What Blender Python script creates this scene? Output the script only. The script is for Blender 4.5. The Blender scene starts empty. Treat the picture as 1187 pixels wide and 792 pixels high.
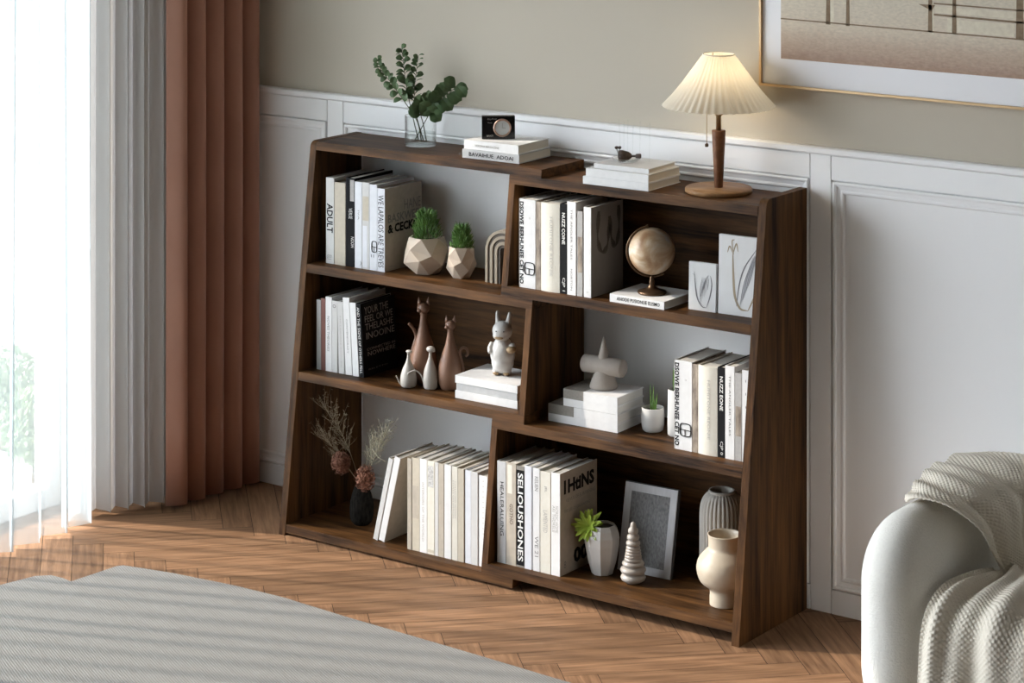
import bpy, bmesh, math, random
from mathutils import Vector, Matrix, noise
random.seed(7)
PI = math.pi
S = bpy.context.scene
C = S.collection

# ------------------------------------------------------------------ helpers
def obj(name, bm, m=None, parent=None, smooth=False, loc=None):
    me = bpy.data.meshes.new(name)
    if isinstance(bm, bpy.types.Mesh):
        me = bm
    else:
        bm.normal_update(); bm.to_mesh(me); bm.free()
    if m is not None:
        for mm in (m if isinstance(m, (list, tuple)) else [m]):
            me.materials.append(mm)
    if smooth:
        for p in me.polygons: p.use_smooth = True
    o = bpy.data.objects.new(name, me); C.objects.link(o)
    if parent is not None: o.parent = parent
    if loc is not None: o.location = loc
    return o

def thing(name, label, cat, loc=(0, 0, 0), rz=0.0, group=None, rx=0.0, ry=0.0):
    o = bpy.data.objects.new(name, None); C.objects.link(o)
    o.empty_display_size = .05
    o.location = loc; o.rotation_euler = (rx, ry, rz)
    return tag(o, label, cat, group)

def tag(o, label, cat, group=None, kind=None):
    o['label'] = label; o['category'] = cat
    if group: o['group'] = group
    if kind: o['kind'] = kind
    return o

def struct(name, bm, m, **k):
    o = obj(name, bm, m, **k); o['kind'] = 'structure'; return o

def box(bm, x0, x1, y0, y1, z0, z1, bev=0.0, mi=0):
    vs = [bm.verts.new(v) for v in ((x0,y0,z0),(x1,y0,z0),(x1,y1,z0),(x0,y1,z0),(x0,y0,z1),(x1,y0,z1),(x1,y1,z1),(x0,y1,z1))]
    fs = [bm.faces.new([vs[i] for i in f]) for f in ((3,2,1,0),(4,5,6,7),(0,1,5,4),(1,2,6,5),(2,3,7,6),(3,0,4,7))]
    for f in fs: f.material_index = mi
    if bev > 0:
        es = list({e for f in fs for e in f.edges})
        r = bmesh.ops.bevel(bm, geom=es, offset=bev, segments=2, affect='EDGES', profile=.5)
        for f in r['faces']: f.material_index = mi
    return bm

def prism(bm, pts, ax, a0, a1, bev=0.0, mi=0):
    """polygon pts in the plane normal to ax ('x': (y,z), 'y': (x,z), 'z': (x,y)) extruded a0..a1"""
    def P(p, a):
        return {'x': (a, p[0], p[1]), 'y': (p[0], a, p[1]), 'z': (p[0], p[1], a)}[ax]
    A = [bm.verts.new(P(p, a0)) for p in pts]; B = [bm.verts.new(P(p, a1)) for p in pts]
    n = len(pts); fs = [bm.faces.new(A), bm.faces.new(B[::-1])]
    for i in range(n):
        fs.append(bm.faces.new([A[(i+1) % n], A[i], B[i], B[(i+1) % n]]))
    bmesh.ops.recalc_face_normals(bm, faces=fs)
    for f in fs: f.material_index = mi
    if bev > 0:
        es = [e for f in fs[:2] for e in f.edges]
        bmesh.ops.bevel(bm, geom=list(set(es)), offset=bev, segments=2, affect='EDGES', profile=.5)
    return bm

def lathe(bm, prof, seg=48, c=(0, 0, 0), rmod=None, cap0=True, cap1=False):
    rings = []
    for (r, z) in prof:
        ring = []
        for k in range(seg):
            a = 2*PI*k/seg
            rr = r*(rmod(a, z) if rmod else 1)
            ring.append(bm.verts.new((c[0]+rr*math.cos(a), c[1]+rr*math.sin(a), c[2]+z)))
        rings.append(ring)
    for i in range(len(rings)-1):
        for k in range(seg):
            k2 = (k+1) % seg
            bm.faces.new((rings[i][k], rings[i][k2], rings[i+1][k2], rings[i+1][k]))
    if cap0: bm.faces.new(rings[0][::-1])
    if cap1: bm.faces.new(rings[-1])
    return bm

def smooth_path(pts, n=6):
    if len(pts) < 3: return [Vector(p) for p in pts]
    P = [Vector(p) for p in pts]; P = [2*P[0]-P[1]] + P + [2*P[-1]-P[-2]]
    out = []
    for i in range(1, len(P)-2):
        for k in range(n):
            t = k/n
            out.append(.5*((2*P[i]) + (P[i+1]-P[i-1])*t + (2*P[i-1]-5*P[i]+4*P[i+1]-P[i+2])*t*t + (3*P[i]-P[i-1]-3*P[i+1]+P[i+2])*t**3))
    out.append(P[-2]); return out

def tube(bm, pts, r, seg=8, n=6, r1=None, smoothp=True):
    path = smooth_path(pts, n) if smoothp else [Vector(p) for p in pts]
    m = len(path); up = Vector((.13, .21, 1)).normalized(); rings = []
    prev = None
    for i, p in enumerate(path):
        t = (path[min(i+1, m-1)]-path[max(i-1, 0)])
        if t.length < 1e-9: t = Vector((0, 0, 1))
        t.normalize()
        if prev is None:
            a = t.cross(up)
            if a.length < 1e-3: a = t.cross(Vector((1, 0, 0)))
        else:
            a = prev - t*prev.dot(t)
        a.normalize(); prev = a; b = t.cross(a)
        rr = r if not callable(r) else r(i/(m-1))
        if r1 is not None: rr = r+(r1-r)*i/(m-1)
        rings.append([bm.verts.new(p+a*rr*math.cos(2*PI*k/seg)+b*rr*math.sin(2*PI*k/seg)) for k in range(seg)])
    for i in range(m-1):
        for k in range(seg):
            k2 = (k+1) % seg
            bm.faces.new((rings[i][k], rings[i][k2], rings[i+1][k2], rings[i+1][k]))
    bm.faces.new(rings[0][::-1]); bm.faces.new(rings[-1])
    return bm

def ball(bm, c, r, sc=(1, 1, 1), sub=3, rot=None):
    m = Matrix.Translation(c) @ (rot or Matrix()) @ Matrix.Diagonal((sc[0]*r, sc[1]*r, sc[2]*r, 1))
    bmesh.ops.create_icosphere(bm, subdivisions=sub, radius=1, matrix=m); return bm

def NB(): return bmesh.new()

# ------------------------------------------------------------------ materials
_m = {}
def lin(c): return tuple(((v/255)/12.92 if v/255 <= .04045 else ((v/255+.055)/1.055)**2.4) for v in c)
def base(name, rough=.5):
    m = bpy.data.materials.new(name); m.use_nodes = True
    nt = m.node_tree; b = nt.nodes['Principled BSDF']; b.inputs['Roughness'].default_value = rough
    return m, nt, b
def N(nt, t, **k):
    n = nt.nodes.new(t)
    for a, v in k.items(): setattr(n, a, v)
    return n
def mat(name, col, rough=.5, metal=0.0, var=.0, vs=40.0, bump=.0, bs=200.0, sheen=0.0, col2=None, stretch=(1, 1, 1), spec=None, coat=0):
    """plain or mottled material; col linear rgb; var mixes towards col2 with noise"""
    if name in _m: return _m[name]
    m, nt, b = base(name, rough); _m[name] = m
    b.inputs['Base Color'].default_value = (*col, 1); b.inputs['Metallic'].default_value = metal
    if sheen: b.inputs['Sheen Weight'].default_value = sheen
    if spec is not None: b.inputs['Specular IOR Level'].default_value = spec
    if coat: b.inputs['Coat Weight'].default_value = coat
    if var or bump:
        tc = N(nt, 'ShaderNodeTexCoord'); mp = N(nt, 'ShaderNodeMapping'); mp.inputs['Scale'].default_value = stretch
        nt.links.new(tc.outputs['Object'], mp.inputs['Vector'])
    if var:
        nz = N(nt, 'ShaderNodeTexNoise'); nz.inputs['Scale'].default_value = vs; nz.inputs['Detail'].default_value = 5
        nt.links.new(mp.outputs[0], nz.inputs['Vector'])
        mr = N(nt, 'ShaderNodeMapRange'); mr.inputs['From Min'].default_value = .3; mr.inputs['From Max'].default_value = .7; mr.inputs['To Max'].default_value = var
        mx = N(nt, 'ShaderNodeMix', data_type='RGBA')
        nt.links.new(nz.outputs['Fac'], mr.inputs[0]); nt.links.new(mr.outputs[0], mx.inputs['Factor'])
        mx.inputs['A'].default_value = (*col, 1); c2 = col2 or tuple(v*.5 for v in col)
        mx.inputs['B'].default_value = (*c2, 1); nt.links.new(mx.outputs['Result'], b.inputs['Base Color'])
    if bump:
        n2 = N(nt, 'ShaderNodeTexNoise'); n2.inputs['Scale'].default_value = bs; n2.inputs['Detail'].default_value = 3
        nt.links.new(mp.outputs[0], n2.inputs['Vector'])
        bp = N(nt, 'ShaderNodeBump'); bp.inputs['Strength'].default_value = bump; bp.inputs['Distance'].default_value = .002
        nt.links.new(n2.outputs['Fac'], bp.inputs['Height']); nt.links.new(bp.outputs[0], b.inputs['Normal'])
    return m

def walnut(name, stretch, c0=(.0145, .0056, .0017), c1=(.140, .063, .0205), rough=.5):
    if name in _m: return _m[name]
    m, nt, b = base(name, rough); _m[name] = m
    b.inputs['Specular IOR Level'].default_value = .14
    tc = N(nt, 'ShaderNodeTexCoord')
    mp = N(nt, 'ShaderNodeMapping'); mp.inputs['Scale'].default_value = stretch
    nt.links.new(tc.outputs['Object'], mp.inputs['Vector'])
    n1 = N(nt, 'ShaderNodeTexNoise'); n1.inputs['Scale'].default_value = 1.0; n1.inputs['Detail'].default_value = 6; n1.inputs['Roughness'].default_value = .62; n1.inputs['Distortion'].default_value = .25
    nt.links.new(mp.outputs[0], n1.inputs['Vector'])
    n2 = N(nt, 'ShaderNodeTexNoise'); n2.inputs['Scale'].default_value = 6.0; n2.inputs['Detail'].default_value = 4
    nt.links.new(mp.outputs[0], n2.inputs['Vector'])
    ad = N(nt, 'ShaderNodeMath', operation='MULTIPLY_ADD'); ad.inputs[1].default_value = .35
    nt.links.new(n2.outputs['Fac'], ad.inputs[0]); nt.links.new(n1.outputs['Fac'], ad.inputs[2])
    cr = N(nt, 'ShaderNodeValToRGB'); e = cr.color_ramp.elements
    e[0].position = .50; e[0].color = (*c0, 1); e[1].position = .88; e[1].color = (*c1, 1)
    em = cr.color_ramp.elements.new(.68); em.color = (*[(a*.5+b_*.5) for a, b_ in zip(c0, c1)], 1)
    nt.links.new(ad.outputs[0], cr.inputs[0]); nt.links.new(cr.outputs[0], b.inputs['Base Color'])
    bp = N(nt, 'ShaderNodeBump'); bp.inputs['Strength'].default_value = .12; bp.inputs['Distance'].default_value = .001
    nt.links.new(n2.outputs['Fac'], bp.inputs['Height']); nt.links.new(bp.outputs[0], b.inputs['Normal'])
    return m

W_H = walnut('walnut_horizontal', (2.2, 30, 30))
W_V = walnut('walnut_vertical', (30, 24, 1.6))
WHITE_TRIM = mat('white_trim_paint', (.90, .90, .905), .42)
WALL = mat('beige_wall_paint', (.54, .49, .405), .85, bump=.06, bs=300)
PLASTER = mat('room_plaster', (.42, .40, .37), .9)

# ------------------------------------------------------------------ room shell
X0, X1, YF, ZC = -.66, 6.2, -7.2, 2.75
bm = NB(); box(bm, X0-.12, X1+.12, .02, .14, -.1, ZC+.1); struct('wall_back', bm, WALL)
# left wall with the opening of the window
WY0, WY1, WZ = -4.9, -.50, 2.40
bm = NB()
box(bm, X0-.12, X0, WY1, .02, 0, ZC); box(bm, X0-.12, X0, YF, WY0, 0, ZC); box(bm, X0-.12, X0, WY0, WY1, WZ, ZC)
struct('wall_left', bm, WALL)
bm = NB(); box(bm, X1, X1+.12, YF, .02, 0, ZC); struct('wall_right', bm, PLASTER)
bm = NB(); box(bm, X0-.12, X1+.12, YF-.12, YF, -.1, ZC); struct('wall_front', bm, PLASTER)
bm = NB(); box(bm, X0-.12, X1+.12, YF-.12, .14, ZC, ZC+.1); struct('ceiling', bm, PLASTER)
bm = NB()
fw = .05
box(bm, X0-.09, X0-.03, WY1-fw, WY1, 0, WZ, .004); box(bm, X0-.09, X0-.03, WY0, WY0+fw, 0, WZ, .004)
box(bm, X0-.09, X0-.03, WY0+fw, WY1-fw, WZ-fw, WZ, .004); box(bm, X0-.09, X0-.03, WY0+fw, WY1-fw, 0, .06, .004)
for k in (1, 2): 
    yy = WY1+(WY0-WY1)*k/3; box(bm, X0-.09, X0-.03, yy-.03, yy+.03, .06, WZ-fw, .004)
win = struct('window_1', bm, WHITE_TRIM)
gm, nt, b = base('window_glass', 0.0)
tr = N(nt, 'ShaderNodeBsdfTransparent'); gl = N(nt, 'ShaderNodeBsdfGlossy'); gl.inputs['Roughness'].default_value = .02
mx = N(nt, 'ShaderNodeMixShader'); mx.inputs[0].default_value = .06
nt.links.new(tr.outputs[0], mx.inputs[1]); nt.links.new(gl.outputs[0], mx.inputs[2]); nt.links.new(mx.outputs[0], nt.nodes['Material Output'].inputs[0])
bm = NB()
for k in range(3):
    y0 = WY1-fw if k == 0 else WY1+(WY0-WY1)*k/3-.03; y1 = WY0+fw if k == 2 else WY1+(WY0-WY1)*(k+1)/3+.03
    box(bm, X0-.066, X0-.060, y1, y0, .06, WZ-fw)
o = obj('pane', bm, gm, win)
# terrace and hedge outside the window
bm = NB(); box(bm, -14, X0-.13, -16, 8, -.3, -.1); struct('floor_terrace', bm, mat('pale_terrace_stone', (.55, .54, .50), .8, var=.3, vs=3))

rnd = random.Random(11)
for (sx_, sy_, R_, H_, lb) in ((-1.15, -.17, .11, .30, 'nearer green shrub outside, seen faintly through the glowing voile'), (-1.50, .02, .15, .34, 'farther green shrub outside, behind the nearer one beyond the glass')):
    t = thing('shrub', lb, 'shrub', (sx_, sy_, -.099), 0, 'shrubs outside the window')
    bm = NB(); tube(bm, [(0, 0, 0), (.01, 0, H_*.3), (0, .01, H_*.6)], .012, 6); obj('stem', bm, mat('shrub_bark', (.10, .07, .045), .9), t)
    bm = NB()
    for i in range(2600):
        d_ = Vector((rnd.gauss(0, 1), rnd.gauss(0, 1), rnd.gauss(0, 1))).normalized()*rnd.random()**.4
        p0 = Vector((d_.x*R_, d_.y*R_, H_*.58+d_.z*H_*.42)); a = Vector((rnd.uniform(-1, 1), rnd.uniform(-1, 1), rnd.uniform(-1, 1))).normalized()*.013
        b2_ = a.cross(Vector((rnd.uniform(-1, 1), rnd.uniform(-1, 1), 1))).normalized()*.006
        bm.faces.new([bm.verts.new(v) for v in (p0-a, p0-b2_, p0+a, p0+b2_)])
    obj('foliage', bm, mat('shrub_leaf', (.30, .38, .24), .7), t)

# floor: herringbone oak laid as single boards
bm = NB(); uvl = bm.loops.layers.uv.new('UVMap'); cl = bm.loops.layers.float_color.new('tone')
w_, L_ = .0828, .0828*6
q = math.sqrt(.5); ox, oy = .543, -.742
def toW(p): return (ox+(p[0]+p[1])*q, oy+(p[1]-p[0])*q)
def plank(a0, b0, horiz):
    a1, b1 = (a0+L_, b0+w_) if horiz else (a0+w_, b0+L_)
    g = .0008
    cs = [(a0+g, b0+g), (a1-g, b0+g), (a1-g, b1-g), (a0+g, b1-g)]
    ws = [toW(c) for c in cs]
    if all(x < X0 for x, y in ws) or all(x > X1 for x, y in ws) or all(y > .02 for x, y in ws) or all(y < YF for x, y in ws): return
    cx = sum(p[0] for p in ws)/4; cy = sum(p[1] for p in ws)/4
    f = bm.faces.new([bm.verts.new((x, y, 0)) for x, y in ws])
    t = random.random(); r2 = random.uniform(0, 40)
    for lp, c in zip(f.loops, cs):
        u, v = (c[0]-a0, c[1]-b0) if horiz else (c[1]-b0, c[0]-a0)
        lp[uvl].uv = (u+r2, v+r2*3.7); lp[cl] = (t, t, t, 1)
for k in range(-160, 160):
    for mm in range(-14, 15):
        plank(k*w_+mm*2*L_, k*w_, True)
        plank(L_+k*w_+mm*2*L_, w_-L_+k*w_, False)
bm.normal_update()
for f in bm.faces:
    if f.normal.z < 0: f.normal_flip()
vs = [bm.verts.new(v) for v in ((X0-.12, YF-.12, -.0012), (X1+.12, YF-.12, -.0012), (X1+.12, .14, -.0012), (X0-.12, .14, -.0012))]
f = bm.faces.new(vs); f.material_index = 1
fm, nt, b = base('oak_herringbone', .6); b.inputs['Specular IOR Level'].default_value = .2
at = N(nt, 'ShaderNodeAttribute', attribute_name='tone'); uv = N(nt, 'ShaderNodeUVMap', uv_map='UVMap')
mp = N(nt, 'ShaderNodeMapping'); mp.inputs['Scale'].default_value = (5, 70, 1); nt.links.new(uv.outputs[0], mp.inputs[0])
nz = N(nt, 'ShaderNodeTexNoise'); nz.inputs['Scale'].default_value = 1; nz.inputs['Detail'].default_value = 6; nz.inputs['Roughness'].default_value = .6; nz.inputs['Distortion'].default_value = .4
nt.links.new(mp.outputs[0], nz.inputs['Vector'])
cr = N(nt, 'ShaderNodeValToRGB'); e = cr.color_ramp.elements
e[0].position = .3; e[0].color = (.162, .083, .042, 1); e[1].position = .72; e[1].color = (.355, .200, .110, 1)
nt.links.new(nz.outputs['Fac'], cr.inputs[0])
mr = N(nt, 'ShaderNodeMapRange'); mr.inputs['To Min'].default_value = .74; mr.inputs['To Max'].default_value = 1.12; nt.links.new(at.outputs['Fac'], mr.inputs[0])
ml = N(nt, 'ShaderNodeVectorMath', operation='SCALE'); nt.links.new(cr.outputs[0], ml.inputs[0]); nt.links.new(mr.outputs[0], ml.inputs['Scale'])
nt.links.new(ml.outputs[0], b.inputs['Base Color'])
bp = N(nt, 'ShaderNodeBump'); bp.inputs['Strength'].default_value = .15; bp.inputs['Distance'].default_value = .001
nt.links.new(nz.outputs['Fac'], bp.inputs['Height']); nt.links.new(bp.outputs[0], b.inputs['Normal'])
struct('floor', bm, [fm, mat('floor_joint', (.03, .017, .01), .9)])

# wainscot: chair rail, stiles and rails, recessed panels with bolection mouldings
bm = NB()
prism(bm, [(.02, 1.160), (.0, 1.160), (-.004, 1.165), (-.004, 1.176), (.0, 1.1795), (.02, 1.1795)], 'x', X0, X1)
struct('trim_1', bm, WHITE_TRIM)
stiles = [(-.1114, -.0506), (1.493, 1.5535), (3.037, 3.098), (4.58, 4.64)]
g = .0012
bm = NB()
for a, b_ in stiles: box(bm, a+g, b_-g, .003, .02, 0, 1.160, .0012)
struct('trim_2', bm, WHITE_TRIM)
spans = [(X0, -.1114), (-.0506, 1.493), (1.5535, 3.037), (3.098, 4.58), (4.64, X1)]
bm = NB()
for a, b_ in spans: box(bm, a+g, b_-g, .003, .02, 1.0985, 1.1588, .001)
struct('trim_3', bm, WHITE_TRIM)
bm = NB()
for a, b_ in spans: box(bm, a+g, b_-g, .003, .02, 0, .0610, .001)
struct('baseboard_back', bm, WHITE_TRIM)
bm = NB()
for a, b_ in spans: box(bm, a+.002, b_-.002, .0125, .02, .0625, 1.097)
struct('trim_4', bm, WHITE_TRIM)
def moulding(bm, x0, x1, z0, z1, y=.0125):
    # bolection profile: (inset from outer edge, height proud of the field)
    prof = [(0, 0), (0, .011), (.004, .0125), (.008, .011), (.010, .0065), (.020, .0045), (.024, .0065), (.028, .006), (.031, .0015), (.031, 0)]
    rings = []
    for (d, h) in prof:
        rings.append([bm.verts.new(v) for v in ((x0+d, y-h, z0+d), (x1-d, y-h, z0+d), (x1-d, y-h, z1-d), (x0+d, y-h, z1-d))])
    for i in range(len(prof)-1):
        for k in range(4):
            k2 = (k+1) % 4; bm.faces.new((rings[i][k], rings[i][k2], rings[i+1][k2], rings[i+1][k]))
bm = NB()
for a, b_ in spans: moulding(bm, a+.005, b_-.005, .065, 1.0950)
bmesh.ops.recalc_face_normals(bm, faces=bm.faces[:])
struct('trim_5', bm, WHITE_TRIM)

# ------------------------------------------------------------------ bookcase
HL, HR, W, T = 1.078, 1.072, 1.4865, .023
def D(z): return .337-.124*z
def panel_prof(H, yb=-.001, r=.02):
    pts = [(yb, .0), (-D(0), 0)]
    c = (-D(H)+r, H-r)
    for k in range(7):
        a = PI - .1 - (PI/2-.1)*k/6
        pts.append((c[0]+r*math.cos(a), c[1]+r*math.sin(a)))
    pts.append((yb, H)); return pts
bc = thing('bookcase', 'dark walnut six-cell bookcase with slanted sides and staggered shelves against the wainscot', 'bookcase')
bm = NB(); prism(bm, panel_prof(HL), 'x', 0, T, .0012); obj('side_panel', bm, W_V, bc)
bm = NB(); prism(bm, panel_prof(HR), 'x', W-T, W, .0012); obj('side_panel', bm, W_V, bc)
def board(name, x0, x1, z0, z1, yb=-.004):
    bm = NB(); prism(bm, [(yb, z0), (-D(z0)+.0015, z0), (-D(z1)+.0015, z1), (yb, z1)], 'x', x0, x1, .0010); return obj(name, bm, W_H, bc)
xl, xr, xle, xrs = T, W-T, .802, .698
board('top_board', xl, xle, 1.0542, 1.077); board('top_board', xrs, xr, 1.030, 1.054)
board('shelf', xl, xle, .716, .7398); board('shelf', xrs, xr, .740, .765)
board('shelf', xl, xle, .4212, .444); board('shelf', xrs, xr, .397, .421)
board('bottom_board', xl, xle, .007, .0298); board('bottom_board', xrs, xr, .030, .053)
def divider(x0, x1, z0, z1):
    bm = NB(); prism(bm, [(-.004, z0), (-D(z0)+.0015, z0), (-D(z1)+.0015, z1), (-.004, z1)], 'x', x0, x1, .0010); obj('divider', bm, W_V, bc)
divider(.698, .718, .765, 1.030); divider(.782, .802, .444, .716); divider(.698, .718, .053, .397)
for x0, x1, z0, z1 in ((.718, xr, .765, 1.030), (xl, .782, .444, .716), (.718, xr, .053, .397)):
    bm = NB(); box(bm, x0, x1, -.012, -.005, z0, z1); obj('back_panel', bm, W_H, bc)

# ------------------------------------------------------------------ text meshes
_tc = {}
def text_mesh(s, bold=0.0):
    k = (s, bold)
    if k in _tc: return _tc[k]
    cu = bpy.data.curves.new('t', 'FONT'); cu.body = s; cu.size = 1; cu.resolution_u = 2; cu.offset = bold
    cu.align_x = 'LEFT'
    o = bpy.data.objects.new('t', cu); C.objects.link(o)
    dg = bpy.context.evaluated_depsgraph_get(); dg.update()
    me = bpy.data.meshes.new_from_object(o.evaluated_get(dg))
    vs = [v.co.copy() for v in me.vertices]; fs = [tuple(p.vertices) for p in me.polygons]
    bpy.data.objects.remove(o); bpy.data.curves.remove(cu); bpy.data.meshes.remove(me)
    x0 = min(v.x for v in vs); x1 = max(v.x for v in vs); y0 = min(v.y for v in vs); y1 = max(v.y for v in vs)
    vs = [((v.x-x0)/(x1-x0), (v.y-y0)/(y1-y0)) for v in vs]
    _tc[k] = (vs, fs); return _tc[k]
def put_text(bm, s, origin, ux, uy, w, h, bold=0.0, lift=.0004):
    vs, fs = text_mesh(s, bold)
    o = Vector(origin); ux = Vector(ux); uy = Vector(uy); n = ux.cross(uy)*lift
    V = [bm.verts.new(o+ux*(a*w)+uy*(b*h)+n) for a, b in vs]
    for f in fs:
        try: bm.faces.new([V[i] for i in f])
        except ValueError: pass

BLACK = mat('black_ink', (.012, .011, .012), .8, spec=.2); GREY_INK = mat('grey_ink', (.22, .21, .20), .6); WHITE_INK = mat('white_ink', (.75, .74, .72), .6)
BROWN_INK = mat('brown_ink', (.16, .11, .08), .6); LIGHT_INK = mat('light_grey_ink', (.42, .40, .37), .6)
INK = dict(k=BLACK, g=GREY_INK, w=WHITE_INK, b=BROWN_INK, l=LIGHT_INK)
COV = dict(
    white=mat('book_white', (.78, .77, .76), .5, var=.12, vs=60),
    cool=mat('book_cool_white', (.72, .73, .77), .5, var=.15, vs=60),
    cream=mat('book_cream', (.72, .69, .61), .6, var=.3, vs=90, col2=(.60, .54, .42)),
    beige=mat('book_beige', (.56, .50, .40), .65, var=.35, vs=80, col2=(.42, .37, .29)),
    sand=mat('book_sand', (.50, .44, .36), .65, var=.3, vs=60),
    ash=mat('book_ash', (.42, .40, .385), .6, var=.35, vs=120, col2=(.25, .24, .23)),
    grey=mat('book_grey', (.50, .50, .50), .6, var=.2, vs=80),
    pale=mat('book_pale_grey', (.60, .59, .575), .6, var=.25, vs=70, col2=(.48, .47, .45)),
    black=mat('book_black', (.010, .010, .011), .75, spec=.15),
    taupe=mat('book_taupe', (.27, .245, .215), .75, var=.5, vs=150, col2=(.17, .155, .135)),
    rust=mat('book_rust', (.20, .075, .055), .6, var=.3, vs=60),
    pattern=mat('book_brown_pattern', (.50, .42, .33), .6, var=1, vs=45, col2=(.09, .06, .045), stretch=(1, 1, .5)),
    fleck=mat('book_flecked', (.70, .69, .67), .6, var=.8, vs=160, col2=(.20, .19, .18)),
    smoke=mat('book_smoky_grey_brown', (.20, .175, .155), .6, var=.9, vs=9, col2=(.33, .30, .275), stretch=(1, 1, .35)),
)
PAGES = mat('book_pages', (.60, .57, .51), .9, var=.35, vs=8, stretch=(90, 1, 1), col2=(.42, .40, .36))
PAGES_F = mat('book_pages_flat', (.70, .65, .56), .9, var=.3, vs=8, stretch=(1, 1, 90), col2=(.52, .47, .39))

def book(label, group, loc, t, h, d, cov, side=None, lean=0.0, rz=0.0, spine=(), cover=(), patches=(), rounded=False, name='book', pages=None):
    """upright book: local x thickness, y depth (spine at y=0), z height"""
    th = loc if lean == 0 else (loc[0], loc[1], loc[2]+(t*math.sin(lean) if lean > 0 else 0))
    b = thing(name, label, 'book', th, rz, group, ry=lean)
    bt = min(.0016, t*.12)
    bm = NB()
    if rounded:
        n = 8; out = [(t*k/n, -.004*math.sin(PI*k/n)) for k in range(n+1)]
        pts = out + [(t, d), (t-bt, d), (t-bt, .004), (bt, .004), (bt, d), (0, d)]
    else:
        pts = [(0, .0008), (.0008, 0), (t-.0008, 0), (t, .0008), (t, d), (t-bt, d), (t-bt, .0022), (bt, .0022), (bt, d), (0, d)]
    prism(bm, pts, 'z', 0, h)
    mats = [COV[cov]]
    if side:
        mats.append(COV[side]); bm.normal_update()
        for f in bm.faces:
            if abs(f.normal.x) > .9: f.material_index = 1
    cv_ = obj('cover', bm, mats, b)
    bm = NB(); box(bm, bt, t-bt, .0023, d-.003, .003, h-.003); obj('pages', bm, pages or PAGES, b)
    for (s, z0, z1, x0, x1, ink, bold) in spine:       # fractions of h and t, text runs down the spine
        bm = NB(); put_text(bm, s, (t*x0, -(.0045 if rounded else .0001), h*z1), (0, 0, -1), (1, 0, 0), h*(z1-z0), t*(x1-x0), bold)
        obj('title', bm, INK[ink], cv_)
    for (s, y0, y1, z0, z1, ink, bold) in cover:
        bm = NB(); put_text(bm, s, (t+.0001, d*y0, h*z0), (0, 1, 0), (0, 0, 1), d*(y1-y0), h*(z1-z0), bold)
        obj('cover_title', bm, INK[ink], cv_)
    for (x0, x1, z0, z1, cv) in patches:
        bm = NB(); box(bm, t*x0, t*x1, -.0002, .0004, h*z0, h*z1); obj('spine_label', bm, COV[cv], cv_)
    return b

def logo(b, cx, cz, w, h, y=-.0012, rr=.0011):
    """round-cornered bag-like emblem on a spine"""
    bm = NB(); pts = []
    for k in range(17):
        a = 2*PI*k/16; ca, sa = math.cos(a), math.sin(a)
        pts.append((cx+w/2*math.copysign(abs(ca)**.5, ca), y, cz+h/2*math.copysign(abs(sa)**.5, sa)))
    tube(bm, pts, rr, 5, 2); tube(bm, [(cx-w*.5, y, cz+h*.02), (cx+w*.5, y, cz-h*.04)], rr*.8, 5, smoothp=False)
    tube(bm, [(cx-w*.05, y, cz), (cx-w*.05, y, cz-h*.5)], rr*.7, 5, smoothp=False)
    o = obj('emblem', bm, BLACK, b)
    return o

G = 'books standing on the upper left shelf'
z = .740; y = -.205
book('mottled grey book with ADULT down its spine, first on the upper left shelf', G, (.0600, y, z), .0300, .241, .170, 'pale', spine=[('ADULT', .36, .70, .12, .85, 'k', .025), ('ELI', .05, .10, .2, .7, 'g', 0)])
book('plain speckled cream book between the mottled grey and black books', G, (.0912, y, z), .0402, .231, .165, 'beige')
book('tall black book with small white marks, between cream and white books on top left shelf', G, (.1322, y, z), .0320, .248, .170, 'black', spine=[('VERSE', .54, .66, .35, .75, 'w', 0), ('NOON', .22, .34, .6, .95, 'w', 0)], patches=[(.5, .95, .74, .98, 'ash')])
book('thin white book with one small dark mark, right of the black book', G, (.1646, y, z), .0262, .240, .165, 'cool', spine=[('IVA', .56, .67, .45, .65, 'g', 0), ('A', .03, .09, .8, .95, 'k', 0)])
book('whitish book with a beige rounded patch on the spine, upper left shelf', G, (.1912, y, z), .0260, .241, .160, 'pale', patches=[(.1, .9, .56, .84, 'beige'), (.1, .7, .02, .5, 'cool')])
b = book('white book with a black line emblem low on its slim plain spine, upper left shelf', G, (.2176, y, z), .0274, .238, .165, 'cool')
logo(b, .018, .066, .018, .030); 
bm = NB(); put_text(bm, '11', (.006, -.0001, .036), (1, 0, 0), (0, 0, 1), .010, .008); obj('title', bm, BLACK, b)
book('white book with lettered beige cover facing the spiky plant, last on upper left shelf', G, (.2454, y, z), .0270, .230, .165, 'cool', side='sand',
     spine=[('WE LAPALOS ARE TREVES', .05, .92, .15, .85, 'k', .0)],
     cover=[('HANE', .52, .97, .70, .82, 'g', 0), ('BASKWEE', .08, .92, .575, .68, 'g', .02), ('& CECKO', .08, .92, .45, .56, 'k', .045), ('VO', .1, .2, .045, .06, 'g', 0)])

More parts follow.
